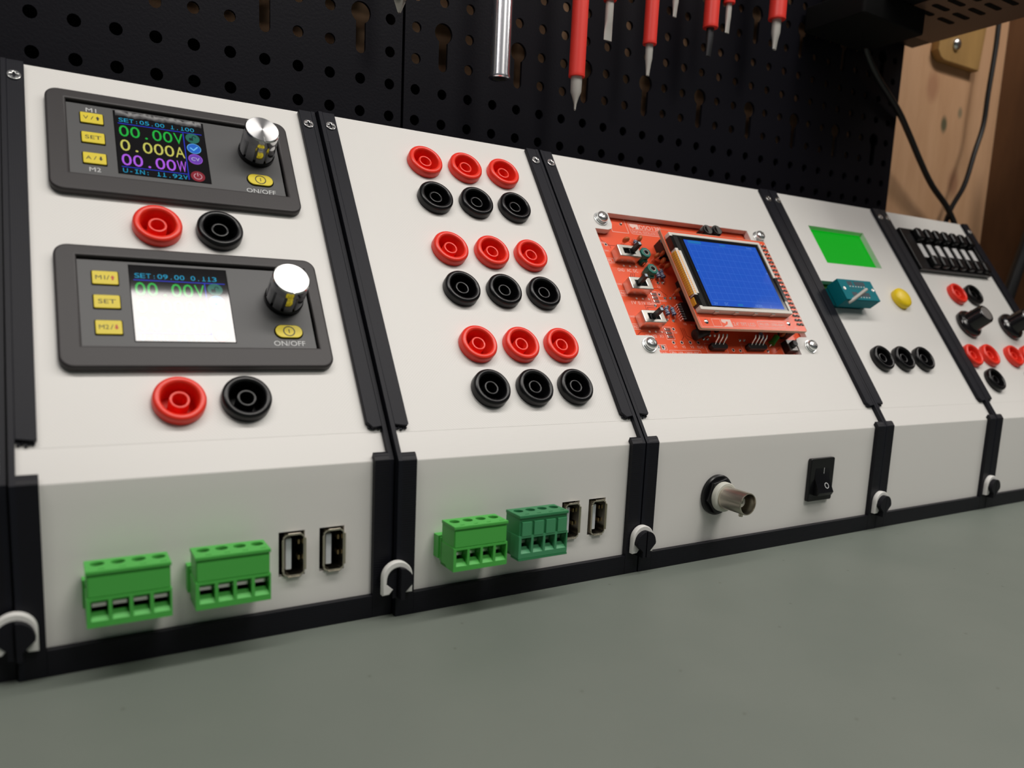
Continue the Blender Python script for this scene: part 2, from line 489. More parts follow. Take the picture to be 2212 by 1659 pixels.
def enclosure(idx, slope_holes=(), front_holes=(), label=None):
    global SCREW
    W = XS[idx + 1] - XS[idx]
    g = 0.28                                   # hairline gap between neighbours
    root = empty('instrument_module', ((XS[idx] + XS[idx + 1]) / 2, DY[idx], 0), YAW[idx])
    tag(root, label, 'electronics module', 'row of white fronted instrument modules')
    S, F = matrices(W)
    fy, fz = fold_point(HB)
    top = prof(LS - 0.6, HB)
    for side in (0, 1):
        X = (lambda a: a - W / 2) if side == 0 else (lambda a: W / 2 - a)
        def pr(b, poly, a, c_, name):
            x0, x1 = sorted((X(a), X(c_))); b.prism(poly, x0, x1, name)
        b = MB()
        web = [(-HB, 0), (BACK, 0), (BACK, top[1]), top, (fy, fz)]
        pr(b, web, g, 1.75, 'black_print_slope')
        # bar along the front edge, wrapped a little way over the fold
        e0 = prof(1.6, 0.0); e1 = prof(2.6, HB * 0.75); e2 = prof(1.8, HB)
        pr(b, [(-HB, 0), (-0.01, 0), (-0.01, Z1), e0, e1, e2, (fy, fz)], 1.75, 6.75, 'black_print')
        b.build('side_frame', root, bevel=0.25)
        # bar on the slope
        b = MB()
        x0, x1 = sorted((X(1.75) + W / 2, X(6.75) + W / 2))
        if side == 0: pl = [(x0, 12.6), (x1 - 0.6, 11.9), (x1, 12.6), (x1, LS - 0.8), (x0, LS - 0.8)]
        else: pl = [(x0, 13.4), (x0 + 1.8, 11.2), (x1, 11.6), (x1, LS - 0.8), (x0, LS - 0.8)]
        b.plate([pl], 0.01, HB, 'black_print_slope', S, bev=0.2)
        # rough printed crumbs under the end of the bar
        for q in range(5):
            cx = x0 + 0.8 + q * 0.85
            b.lathe([(0, -0.5), (0.45, -0.2), (0.42, 0.3), (0, 0.6)], 'black_print_slope', S @ T(cx, 11.6 + 0.35 * math.sin(q * 2.3 + side), 0.55), 7)
        b.build('slope_rail', root)
        M = S @ T(X(3.95) + W / 2, 144.9, HB)
        if SCREW is None: SCREW = screw_head(root, M)
        else: dup(SCREW, root, M)
        # half of the hook that carries the joining clip
        b = MB()
        # half a fan: arc on top, a sharp corner, then drawn in to the neck
        half = [(0.2, 7.4), (1.7, 7.4), (1.7, 9.9), (4.55, 12.7), (4.7, 13.5)] + [(0.2 + 4.35 * math.cos(math.radians(a)), 13.6 + 4.5 * math.sin(math.radians(a))) for a in (10, 25, 40, 55, 70, 84, 90)]
        fan = half if side == 0 else [(W - a, c_) for a, c_ in half]
        if idx >= 0:
            b.plate([fan], HB, HB + 4.6, 'black_print', F, bev=0.12)
            b.build('clip_hook', root)
    b = MB()
    b.box(6.75 - W / 2, -HB, 0, W / 2 - 6.75, 0, 7.6, 'black_print')
    b.box(1.75 - W / 2, 0, 0, W / 2 - 1.75, BACK, 2.0, 'black_print')
    b.build('base_rail', root, bevel=0.2)
    b = MB()
    b.box(1.75 - W / 2, BACK - 2, 2.0, W / 2 - 1.75, BACK, top[1] - 1, 'black_print')
    b.box(1.75 - W / 2, prof(LS, 0)[0] + 0.3, top[1] - 3, W / 2 - 1.75, BACK - 2, top[1] - 1, 'black_print')
    b.build('rear_cover', root)
    b = MB()
    th = 2.9
    b.plate([[(1.75, 10.5), (W - 1.75, 10.5), (W - 1.75, LS), (1.75, LS)]] + list(slope_holes), -th, 0, 'white_print_diagonal', S)
    # lower strip and front, one bent sheet
    o0, o1, o2 = prof(0, 0), prof(10.5, -0.05), prof(10.5, -th)
    R = 1.0
    arc = []
    # rounding of the fold
    yc = R; zc = prof(0, -R)[1] + (yc - prof(0, -R)[0]) / CA * SA
    for i in range(7):
        t_ = i / 6
        a = math.radians(180) - t_ * (math.radians(90) - ANG + 0.0)
        arc.append((yc + R * math.cos(a), zc + R * math.sin(a)))
    b.prism([(0, 7.6), (th, 7.6), (th, Z1 - 2.0), o2, o1] + arc[::-1], 1.75 - W / 2, W / 2 - 1.75, 'white_print_layers') if not front_holes else None
    if front_holes:
        b.prism([(0, 46.0), (th, 46.0), (th, Z1 - 2.0), o2, o1] + arc[::-1], 1.75 - W / 2, W / 2 - 1.75, 'white_print_layers')
        b.plate([[(1.75, 7.6), (W - 1.75, 7.6), (W - 1.75, 46.0), (1.75, 46.0)]] + list(front_holes), -th, 0, 'white_print_smooth', F)
    fp = tag(b.build('front_panel', root), 'white plastic panel with a sloped face and an upright front')
    ms_ = fp.data.materials
    if 'white_print_smooth' not in [x.name for x in ms_]: ms_.append(MATS['white_print_smooth'])
    ks = [x.name for x in ms_].index('white_print_smooth')
    for p_ in fp.data.polygons:
        if p_.normal.y < -0.93: p_.material_index = ks
    return root, W, S, F

# ------------------------------------------------------------------ reusable parts
SOCK = {}
def banana_socket(parent, S, x, s_, colour):
    M = S @ T(x, s_, 0)
    if colour in SOCK: return dup(SOCK[colour], parent, M)
    mt = colour + '_plastic'
    b = MB()
    p = [(6.9, -0.3), (7.45, 0.0), (7.5, 0.9), (7.45, 2.5), (7.2, 3.05), (6.75, 3.4), (6.3, 3.45), (5.85, 3.4), (5.45, 3.15), (5.3, 2.7), (5.2, -5.5), (2.95, -5.5),
         (2.9, 1.6), (2.75, 2.0), (2.45, 2.1), (2.15, 2.0), (2.0, 1.6), (1.95, -6.5), (0, -6.5)]
    b.lathe(p, mt, n=48)
    b.lathe([(6.9, -0.3), (5.9, -0.3), (5.9, -7), (0, -7)], mt, n=24)
    o = b.build('banana_socket', parent, M, smooth=50)
    o['label'] = '%s ring shaped plastic socket' % colour
    SOCK[colour] = o
    return o
def round_holes(pts, r=6.5): return [circle(x, y, r, 24) for x, y in pts]

def meter_knob(parent, M):
    b = MB()
    n = 48
    b.lathe([(5.6, 0.0), (6.35, 0.2), (6.4, 1.6), (6.1, 1.9)], 'black_plastic', n=n)
    # fluted side: groups of flats separated by grooves
    rings = []
    prof_r = [(6.1, 1.6), (6.15, 2.0), (6.1, 8.4), (5.95, 9.2), (6.0, 9.5), (6.0, 12.0), (5.75, 12.4)]
    vs = []; fs = []; n2 = 80
    for r, z in prof_r:
        for i in range(n2):
            gq = 0.60 if (i % 8 == 0 and z < 9.0) else 0.0
            a = 2 * math.pi * i / n2
            vs.append(((r - gq) * math.cos(a), (r - gq) * math.sin(a), z))
    for k_ in range(len(prof_r) - 1):
        for i in range(n2):
            j = (i + 1) % n2
            fs.append((k_ * n2 + i, k_ * n2 + j, (k_ + 1) * n2 + j, (k_ + 1) * n2 + i))
    b.add(vs, fs, 'knob_side')
    b.lathe([(5.75, 12.4), (5.6, 12.5), (3.0, 12.47), (0, 12.45)], 'knob_top', n=n)
    b.box(-0.22, -5.95, 11.2, 0.22, -3.6, 12.62, 'screw_zinc')
    return b.build('control_knob', parent, M, smooth=30)

def push_button(parent, x, y, w_, h_, marks):
    b = MB()
    b.plate([rrect(-w_ / 2 - 0.25, -h_ / 2 - 0.25, w_ / 2 + 0.25, h_ / 2 + 0.25, 0.35)], 0.02, 0.10, 'black_inside')
    b.plate([rrect(-w_ / 2, -h_ / 2, w_ / 2, h_ / 2, 0.4)], 0.05, 0.55, 'yellow_button', bev=0.15)
    z = 0.58
    for kind, s_, mx, hh, ww, mt in marks:
        if kind == 't': b.text(s_, mx, -hh / 2, hh, z, mt, None, 'C', ww)
        else:
            d = 1 if kind == 'u' else -1
            b.flat([[(mx - 0.28, -0.85 * d), (mx + 0.28, -0.85 * d), (mx + 0.28, 0.0), (mx + 0.62, 0.0), (mx, 0.9 * d), (mx - 0.62, 0.0), (mx - 0.28, 0.0)]], z, mt)
    return b.build('push_button', parent, T(x, y - 0.1, 1.7), smooth=30)

def panel_meter(parent, S, x0, s0, variant):
    W_, H_ = 79.0, 43.6
    M0 = S @ T(x0, s0, 0)
    b = MB()
    b.plate([rrect(0, 0, W_, H_, 4.0, 8), [(6.0, 7.4), (74.8, 7.4), (74.8, 39.4), (6.0, 39.4)][::-1]], 0.0, 2.7, 'bezel_grey', bev=0.75, res=3)
    b.quad(5.5, 7.0, 75.2, 39.8, 0.05, 'black_inside')
    # recessed face plate, a dark slot left above it and to its right
    b.plate([[(6.0, 7.4), (74.2, 7.4), (74.2, 38.5), (6.0, 38.5)], ], 0.1, 1.7, 'face_grey')
    zt = 1.73
    fx = 13.3
    if variant == 1:
        b.text('M1', fx, 35.35, 1.75, zt, 'print_grey', None, 'C', 3.1)
        b.text('M2', fx - 0.1, 9.2, 1.75, zt, 'print_grey', None, 'C', 3.3)
    b.text('ON/OFF', 65.6, 8.0 if variant == 1 else 8.6, 1.85, zt, 'print_grey', None, 'C', 10.2)
    o = b.build('panel_meter', parent, M0)
    o['label'] = 'black meter with a lit screen, yellow keys and a silver knob'
    # screen
    b = MB(); w0, h0 = 28.5, 27.7
    b.plate([[(-0.25, -0.25), (w0 + 0.25, -0.25), (w0 + 0.25, h0 + 0.25), (-0.25, h0 + 0.25)]], 0.0, 0.10, 'black_inside')
    b.plate([[(0, 0), (w0, 0), (w0, h0), (0, h0)]], 0.02, 0.16, 'screen_glass')
    z = 0.185
    st = 'SET:05.00 1.100' if variant == 1 else 'SET:09.00 0.113'
    b.mono(st, 1.2, 23.0, 1.75, z, 1.62, 1.38, 'glow_cyan')
    b.line([(1.1, 22.2), (27.6, 22.2)], 0.30, z, 'glow_line'); b.line([(21.5, 22.2), (21.5, 0.6)], 0.30, z, 'glow_line'); b.line([(1.1, 2.85), (21.5, 2.85)], 0.30, z, 'glow_line')
    for st, y, mt in (('00.00V', 16.4, 'glow_green'), ('0.000A', 10.0, 'glow_yellow'), ('00.00W', 3.6, 'glow_violet')):
        b.mono(st, 0.9, y, 4.9, z, 3.42, 3.0, mt)
    b.mono('U-IN: 11.92V', 1.1, 0.35, 1.85, z, 1.68, 1.42, 'glow_cyan')
    for k_, (y, mt) in enumerate(((19.9, 'glow_teal'), (15.1, 'glow_blue'), (10.2, 'glow_purple'), (2.4, 'glow_dark_red'))):
        cx = 24.5
        b.flat([circle(cx, y, 2.3, 28)], z, mt)
        rim = {'glow_teal': 'glow_teal', 'glow_blue': 'glow_sky', 'glow_purple': 'glow_violet', 'glow_dark_red': 'glow_dark_red'}[mt]
        b.flat([circle(cx, y, 2.32, 28), circle(cx, y, 2.16, 28)[::-1]], z + 0.012, rim)
        z2 = z + 0.02
        if k_ == 0:
            b.quad(cx - 1.2, y - 1.1, cx + 0.1, y + 0.1, z2, 'glow_dark')
            b.line([(cx - 0.1, y), (cx - 0.05, y + 0.7), (cx + 0.35, y + 1.1), (cx + 0.85, y + 0.95), (cx + 1.05, y + 0.45)], 0.28, z2, 'glow_dark')
        if k_ == 1: b.line([(cx - 1.1, y + 0.1), (cx - 0.2, y - 0.8), (cx + 1.1, y + 0.75)], 0.45, z2, 'glow_sky')
        if k_ == 2: b.text('CV', cx, y - 0.75, 1.5, z2, 'glow_white', None, 'C', 2.7)
        if k_ == 3:
            b.line([(cx + 1.25 * math.sin(math.radians(a)), y + 1.25 * math.cos(math.radians(a))) for a in range(30, 331, 20)], 0.26, z2, 'glow_pink')
            b.line([(cx, y + 0.2), (cx, y + 1.5)], 0.28, z2, 'glow_pink')
    sy = 10.0 if variant == 1 else 9.7
    sc = b.build('meter_screen', o, T(20.1, sy - 0.1, 1.7), smooth=0)
    sc['label'] = 'small dark screen with lit digits'
    if variant == 1:
        b = MB(); nx, ny = 60, 5; rr = random.Random(5); vs = []; ph = [rr.uniform(0, 6.28) for _ in range(6)]
        for j in range(ny + 1):
            for i in range(nx + 1):
                x = 0.4 + 27.6 * i / nx; t = j / ny
                z = 0.05 + t * t * (0.30 + 0.10 * math.sin(x * 0.9 + ph[0])) + 0.05 * t * math.sin(x * 2.3 + ph[1]) + 0.03 * math.sin(x * 4.1 + ph[2] + 3 * t)
                vs.append((x, 25.5 + 0.22 * math.sin(x * 0.8 + ph[3]) + 0.12 * math.sin(x * 2.9 + ph[4]) + t * 2.05, max(z, 0.03)))
        fs = [(j * (nx + 1) + i, j * (nx + 1) + i + 1, (j + 1) * (nx + 1) + i + 1, (j + 1) * (nx + 1) + i) for j in range(ny) for i in range(nx)]
        b.add(vs, fs, 'film')
        b.build('screen_film', o, T(20.1, sy - 0.1, 1.87), smooth=180)['label'] = 'crinkled protective film'
    bx = fx
    if variant == 1:
        push_button(o, bx, 32.3, 6.7, 4.6, [('t', 'V', -1.75, 1.45, 1.5, 'print_dark'), ('t', '/', 0.1, 1.5, 0.9, 'print_dark'), ('u', '', 1.75, 0, 0, 'print_dark')])
        push_button(o, bx, 23.6, 6.7, 4.6, [('t', 'SET', 0, 1.55, 4.7, 'print_dark')])
        push_button(o, bx, 14.6, 6.7, 4.6, [('t', 'A', -1.75, 1.45, 1.6, 'print_dark'), ('t', '/', 0.1, 1.5, 0.9, 'print_dark'), ('d', '', 1.75, 0, 0, 'print_dark')])
    else:
        push_button(o, bx, 31.9, 7.0, 4.8, [('t', 'M1', -1.3, 1.5, 2.6, 'print_dark'), ('t', '/', 0.75, 1.6, 0.8, 'print_dark'), ('u', '', 2.0, 0, 0, 'print_red')])
        push_button(o, bx, 23.2, 7.0, 4.7, [('t', 'SET', 0, 1.5, 4.7, 'print_dark')])
        push_button(o, bx, 14.1, 7.0, 4.8, [('t', 'M2', -1.3, 1.5, 2.6, 'print_dark'), ('t', '/', 0.75, 1.6, 0.8, 'print_dark'), ('d', '', 2.0, 0, 0, 'print_red')])
    b = MB()
    b.plate([rrect(-4.75, -2.75, 4.75, 2.75, 2.7, 8)], 0.02, 0.10, 'black_inside')
    b.plate([rrect(-4.4, -2.4, 4.4, 2.4, 2.35, 8)], 0.05, 0.6, 'yellow_button', bev=0.15)
    b.flat([circle(0, 0, 1.95, 28), circle(0, 0, 1.6, 28)[::-1]], 0.63, 'print_dark'); b.quad(-0.14, -0.75, 0.14, 0.75, 0.63, 'print_dark')
    b.build('power_button', o, T(65.9, 13.9, 1.7), smooth=30)
    meter_knob(o, T(66.1, 26.6, 1.6))
    return o

USB = None
def usb_socket(parent, F, x0, z0):
    """x0,z0: lower left of the cut-out in the panel"""
    global USB
    M = F @ T(x0, z0, 0)
    if USB: return dup(USB, parent, M)
    b = MB()
    # rectangular shell standing 1 mm proud, chamfered corners
    def sh(d): return [(1.2 + d, 1.0 + d), (2.0 + d, 0.3 + d), (7.0 - d, 0.3 + d), (7.8 - d, 1.0 + d), (7.8 - d, 12.9 - d), (7.0 - d, 13.6 - d), (2.0 + d, 13.6 - d), (1.2 + d, 12.9 - d)]
    b.plate([sh(0), sh(0.34)[::-1]], -9, 0.8, 'usb_shell')
    for poly in ([(1.2, 1.9), (1.2, 12.2), (0.85, 12.1), (0.85, 2.0)], [(7.8, 1.9), (8.3, 2.0), (8.3, 12.2), (7.8, 12.2)], [(2.6, 13.6), (6.6, 13.6), (6.6, 14.0), (2.6, 14.0)], [(2.6, 0.3), (2.6, -0.15), (6.6, -0.15), (6.6, 0.3)]):
        b.plate([poly], 0.3, 1.15, 'usb_shell', bev=0.06)
    b.quad(-0.5, -0.5, 9, 15, -8.5, 'black_inside')
    o = b.build('usb_socket', parent, M, smooth=30)
    o['label'] = 'metal framed upright usb socket'
    b = MB(); b.plate([rrect(2.3, 2.0, 4.1, 12.0, 0.2)], -8, -0.6, 'usb_white', bev=0.15)
    b.build('contact_tongue', o, I4)
    b = MB()
    for z in (4.3, 9.4): b.plate([rrect(6.5, z, 7.1, z + 1.5, 0.28)], -4.5, -2.0, 'contact_gold')
    b.build('contact_spring', o, I4)
    USB = o
    return o
def usb_cut(x0, z0): return [(x0, z0), (x0 + 8.1, z0), (x0 + 8.1, z0 + 14.4), (x0, z0 + 14.4)]

def terminal_block(parent_xform, x0, z0, kind, label):
    """pluggable four-way block; local x along the face, y up, z outwards"""
    b = MB(); Wt = 20.3
    g1 = 'plug_green' if kind == 0 else 'plug_dark_green'
    g2 = 'plug_green' if kind == 0 else 'plug_mid_green'
    H = 15.2; zf = 14.0; zb = 4.6
    cells = [(0.55 + i * 4.93 + 0.3, 0.55 + (i + 1) * 4.93 - 0.3) for i in range(4)]
    Q = Matrix(((1, 0, 0, 0), (0, 1, 0, 0), (0, 0, 1, 0), (0, 0, 0, 1)))
    # rear flange that plugs into the panel
    b.box(-0.5, 1.6, 0.02, Wt + 0.2, 9.4, 3.4, g1); b.box(0, 1.0, 3.4, Wt, 9.0, zb, g1)
    # front grid with four openings
    lo, hi = 1.7, 7.2
    b.plate([[(0, 0), (Wt, 0), (Wt, hi + 0.7), (0, hi + 0.7)]] + [[(a + 0.15, lo), (c_ - 0.15, lo), (c_ - 0.15, hi), (a + 0.15, hi)][::-1] for a, c_ in cells], zf - 5.5, zf, g2)
    for a, c_ in cells:   # sloping floors in the openings
        b.add([(a, lo - 0.9, zf - 0.05), (c_, lo - 0.9, zf - 0.05), (c_, lo + 1.1, zf - 4.5), (a, lo + 1.1, zf - 4.5)], [(0, 1, 2, 3)], g2)
        b.add([(a + 0.15, lo, zf - 0.02), (c_ - 0.15, lo, zf - 0.02), (c_ - 0.35, lo + 1.75, zf - 2.4), (a + 0.35, lo + 1.75, zf - 2.4)], [(0, 1, 2, 3)], g2)
    b.box(0, 0, zb, Wt, 0.8, zf - 5.4, g1); b.box(0, 0, zb, 0.5, hi + 0.7, zf - 5.4, g1); b.box(Wt - 0.5, 0, zb, Wt, hi + 0.7, zf - 5.4, g1); b.box(0, 0, zb, Wt, hi + 0.7, zb + 0.5, g1)
    b.box(0.5, 0.8, zb + 0.5, Wt - 0.5, hi, zb + 0.7, 'black_inside')
    # upper body with a slight step, then the cap with holes
    b.box(0.25, hi + 0.7, zb, Wt - 0.25, H - 1.0, zf - 0.55, g1)
    if kind == 0:
        b.box(0.5, hi + 0.95, zf - 0.6, Wt - 0.5, H - 1.75, zf - 0.18, g1)
    else:
        for a, c_ in cells: b.box(a + 0.25, hi + 0.75, zf - 0.6, c_ - 0.25, H - 2.4, zf + 0.12, g2)
        b.box(0, -0.75, zf - 5, Wt, -0.15, zf + 0.2, g1); b.box(0.2, -0.2, zf - 5, Wt - 0.2, 0.1, zf - 0.4, g1)
    Qy = Matrix(((1, 0, 0, 0), (0, 0, 1, 0), (0, -1, 0, 0), (0, 0, 0, 1)))     # plate (x, -z) lying flat, normal +y
    top = [[(0, -zf), (Wt, -zf), (Wt, -zb), (0, -zb)]]
    for a, c_ in cells:
        cx = (a + c_) / 2
        top.append(circle(cx, -(zb + 3.3), 1.75, 20)[::-1]); top.append([(cx - 0.1, -(zf - 1.9)), (cx + 1.5, -(zf - 1.9)), (cx + 1.5, -(zf - 1.35)), (cx - 0.1, -(zf - 1.35))][::-1])
    b.plate(top, H - 1.0, H, g1, Qy, bev=0.08)
    for a, c_ in cells:   # screw wells under the holes
        cx = (a + c_) / 2
        b.add([(cx + 1.85 * math.cos(t_), H - 0.98, zb + 3.3 + 1.85 * math.sin(t_)) for t_ in [2 * math.pi * i / 16 for i in range(16)]], [tuple(range(16))[::-1]], 'black_inside')
    o = b.build('terminal_block', None, None)
    o.matrix_world = parent_xform @ Matrix.Translation(Vector((x0, z0, 0)) * K)
    for a, c_ in cells:
        d = MB(); d.box(a + 0.5, lo + 2.7, zf - 5.2, c_ - 0.5, lo + 3.7, zf - 3.4, 'solder'); d.box(a + 0.3, lo + 3.7, zf - 5.2, c_ - 0.3, hi + 0.2, zf - 3.2, g1); d.box(a + 0.4, lo + 0.9, zf - 5.3, c_ - 0.4, hi - 0.1, zf - 5.1, 'black_inside')
        d.build('wire_clamp', o, I4)
    tag(o, label, 'terminal block', 'green terminal blocks plugged into the panel fronts')
    return o
def world_of(root, M):
    Mm = M.copy(); Mm.translation = Mm.translation * K
    bpy.context.view_layer.update()
    return root.matrix_world @ Mm

# ------------------------------------------------------------------ module at the left border
r_edge, W, S, F = enclosure(0, label='black edged instrument module cut off by the left border of the photo')

# ------------------------------------------------------------------ module with the two meters
sk = [(42.1, 87.9), (61.4, 88.1), (42.6, 23.2), (61.7, 23.3)]
r_met, W, S, F = enclosure(1, round_holes(sk), [usb_cut(68.2, 17.7), usb_cut(80.9, 17.7)], label='white sloped module holding two black panel meters and two socket pairs')
panel_meter(r_met, S, 12.2, 98.6, 1)
panel_meter(r_met, S, 12.4, 33.8, 2)
for (x, s_), c_ in zip(sk, ('red', 'black', 'red', 'black')): banana_socket(r_met, S, x, s_, c_)
for x in (68.2, 80.9): usb_socket(r_met, F, x, 17.7)
F1 = world_of(r_met, F)
terminal_block(F1, 16.0, 16.7, 0, 'bright green four way terminal block at the far left below the meters')
terminal_block(F1, 42.2, 16.9, 0, 'bright green four way terminal block just left of the meter module usb sockets')

# ------------------------------------------------------------------ module with eighteen sockets
gx = (42.5, 61.5, 80.45); gs = ((134.0, 'red'), (114.8, 'black'), (89.0, 'red'), (69.8, 'black'), (44.6, 'red'), (25.6, 'black'))
r_jack, W, S, F = enclosure(2, round_holes([(x, s_) for x in gx for s_, _ in gs]), [usb_cut(67.4, 17.7), usb_cut(79.9, 17.7)], label='white sloped module with three columns of red and black round sockets')
for s_, c_ in gs:
    for x in gx: banana_socket(r_jack, S, x, s_, c_)
for x in (67.4, 79.9): usb_socket(r_jack, F, x, 17.7)
F2 = world_of(r_jack, F)
terminal_block(F2, 15.1, 17.2, 0, 'bright green four way terminal block at the left below the eighteen round sockets')
terminal_block(F2, 40.0, 18.2, 1, 'dark green terminal block with grooved face overlapping a usb socket')

# ------------------------------------------------------------------ oscilloscope module
cut = [(18, 51.3), (27.0, 51.3), (28.0, 50.3), (28.0, 42.2), (121.5, 42.2), (121.5, 48.5), (123.2, 51.6), (126, 52.6), (131.8, 52.6), (131.8, 110.0), (125.6, 110.0), (124.4, 111.2), (124.4, 120.3),
       (29.2, 120.3), (29.2, 113.5), (28.2, 110.8), (25.6, 109.8), (18, 109.8)]
r_osc, W, S, F = enclosure(3, [cut], [circle(42.7, 28, 6.0, 24), [(104, 22), (117, 22), (117, 37), (104, 37)]], label='wide white module with an exposed red oscilloscope board and blue screen')
PH = -3.5
b = MB()
b.plate([rrect(15, 39, 134, 123.5, 1)], PH - 1.6, PH, 'pcb_red')
z = PH + 0.03
def t_(s, x, y, h, w_=None, al='L', zz=None, mt='silk'): b.text(s, x, y, h, zz if zz is not None else z, mt, None, al, w_)
def boxl(x0, y0, x1, y1, wd=0.25, zz=None): b.line([(x0, y0), (x1, y0), (x1, y1), (x0, y1)], wd, zz if zz is not None else z, 'silk', None, True)
# logo panel and name
b.line(rrect(43.4, 112.2, 63.9, 119.2, 0.9), 0.24, z, 'silk', None, True)
b.flat([[(44.1, 118.4), (49.4, 118.4), (49.4, 115.4), (46.8, 115.4), (47.8, 116.3), (46.9, 116.6), (45.6, 115.6), (44.5, 116.6), (44.1, 116.6)]], z, 'silk')
t_('DSO138', 50.0, 115.6, 2.45, 13.2); b.line([(44, 115.0), (63.4, 115.0)], 0.2, z, 'silk'); t_('DIGITAL OSCILLOSCOPE', 44.2, 112.9, 1.4, 18.6)
boxl(31.6, 112.2, 41.6, 121.0)
for x, w_, s_ in ((25.6, 3.9, 'GND'), (31.0, 2.6, 'AC'), (34.9, 2.6, 'DC')): t_(s_, x, 88.6, 1.7, w_)
for x, w_, s_ in ((26.3, 2.7, '1V'), (30.2, 4.3, '0.1V'), (35.6, 5.0, '10mV')): t_(s_, x, 70.3, 1.7, w_)
for x, w_, s_ in ((27.0, 2.3, 'X5'), (31.0, 2.3, 'X2'), (35.1, 2.2, 'X1')): t_(s_, x, 52.6, 1.6, w_)
for y, s_ in ((93.6, 'CPL'), (75.3, 'SEN1'), (57.3, 'SEN2')):
    t_(s_, 19.9, y, 1.55, 4.9); boxl(18.6, y - 0.6, 25.4, y + 2.2, 0.18)
t_('GND', 31.9, 43.5, 1.6, 3.8); t_('PN: 109-13800-00C', 38.6, 43.9, 1.4, 17.0); boxl(37.6, 43.2, 56.6, 46.0, 0.2)
for x, s_ in ((42.1, 'V1'), (47.2, 'V2'), (52.4, 'V3'), (57.6, 'TLVL')): t_(s_, x, 47.2, 1.3, None, 'C')
t_('AIN', 21.6, 104.0, 1.2); t_('SW1', 22.0, 99.5, 1.0); t_('SW2', 21.9, 80.6, 1.0); t_('SW3', 21.9, 63.0, 1.0); t_('C4', 45.2, 94.0, 1.1); t_('C6', 46.0, 80.5, 1.1)
t_('1.5V', 44.2, 55.0, 1.1); t_('AGND', 44.0, 72.6, 1.0); t_('U2', 53.0, 60.0, 1.1); t_('R12', 57.5, 59.6, 1.0); t_('GND', 104, 43.3, 1.0); t_('SWDIO', 91, 43.3, 1.0); t_('UART', 66, 43.5, 1.0); t_('RESET', 124.2, 56.0, 1.1)
boxl(61.0, 44.8, 74.5, 50.0, 0.15); boxl(85.2, 44.8, 103.0, 50.0, 0.15); boxl(113.4, 43.2, 121.4, 51.4, 0.15); boxl(30.4, 46.0, 36.6, 48.9, 0.2); boxl(42.6, 75.5, 47.0, 78.0, 0.15)
for x in (30.2, 33.9, 37.6):
    for y in (92.0, 73.6, 55.7): b.flat([circle(x, y, 0.55, 12)], z, 'silk')
# copper traces
tr = [[(22.0, 120), (22.4, 106), (26.4, 103.4), (26.4, 102.0)], [(24.2, 103.5), (31.0, 103.5)], [(20.5, 101), (19.6, 92), (19.3, 78), (19.2, 60)], [(33, 88), (31, 85), (28, 80)], [(34, 88), (32, 84.5), (30, 80)], [(35, 88), (33, 84), (32, 80)],
      [(33.6, 67), (33.6, 70), (43, 70)], [(34.5, 67), (34.5, 68.8), (39, 68.8)], [(42, 50.8), (44, 53), (44, 56)], [(47, 50.8), (50, 53.5), (50, 58)], [(52.4, 50.8), (51, 53), (51, 58)], [(57.5, 50.8), (52, 54), (52, 58)], [(20, 52), (25, 55.5), (40, 55.5)],
      [(48, 99), (44, 104), (38, 108)], [(40, 80), (46, 80), (50, 76)], [(60, 110), (70, 110), (76, 112)], [(100, 118), (118, 118), (122, 112)], [(108, 46), (112, 48)]]
for q in tr: b.line(q, 0.35, PH + 0.015, 'pcb_trace')
# plated holes and test pads
for x, y in ((45.2, 76.6), (45.3, 57.4), (42.0, 50.1), (47.1, 50.2), (52.4, 50.3), (57.5, 50.3), (24.2, 103.7), (78.5, 46.5), (83.2, 46.2)):
    b.flat([circle(x, y, 0.95, 16)], z, 'silk'); b.flat([circle(x, y, 0.62, 14)], z + 0.02, 'hole_black')
for x in (31.6, 34.6): b.quad(x - 1.1, 46.3, x + 1.1, 48.6, z, 'solder'); b.flat([circle(x, 47.4, 0.55, 14)], z + 0.02, 'hole_black')
for y in (76.5, 74.55, 72.6): b.plate([rrect(39.9, y - 0.75, 43.3, y + 0.75, 0.2)], PH, PH + 0.35, 'solder', bev=0.15)
for y in (57.0, 55.05, 53.1): b.plate([rrect(39.6, y - 0.75, 43.0, y + 0.75, 0.2)], PH, PH + 0.35, 'solder', bev=0.15)
for x0, y0 in ((39.0, 78.2), (39.0, 58.4)): boxl(x0, y0 - 6.8, x0 + 4.8, y0, 0.18)
for x, y in ((38.6, 117.4), (39.9, 70.0), (43.9, 69.9), (47.7, 70.1), (43.7, 62.4), (47.4, 62.0), (51.4, 74.8), (54.4, 75.1), (47.9, 74.6), (53.2, 91.4), (47.4, 83.3), (53.5, 87.7), (50.3, 83.5), (64, 54.6), (67, 54.6), (70, 54.6), (62, 52.4), (64.5, 52.4), (86, 52.2), (89, 52.2), (102.5, 46.0)):
    b.lathe([(0.85, 0), (0.6, 0.35), (0.3, 0.75), (0, 0.85)], 'solder', T(x, y, PH), 12)
board = b.build('oscilloscope_board', r_osc, S)
board['label'] = 'red circuit board with small parts and a blue screen'
BM = I4
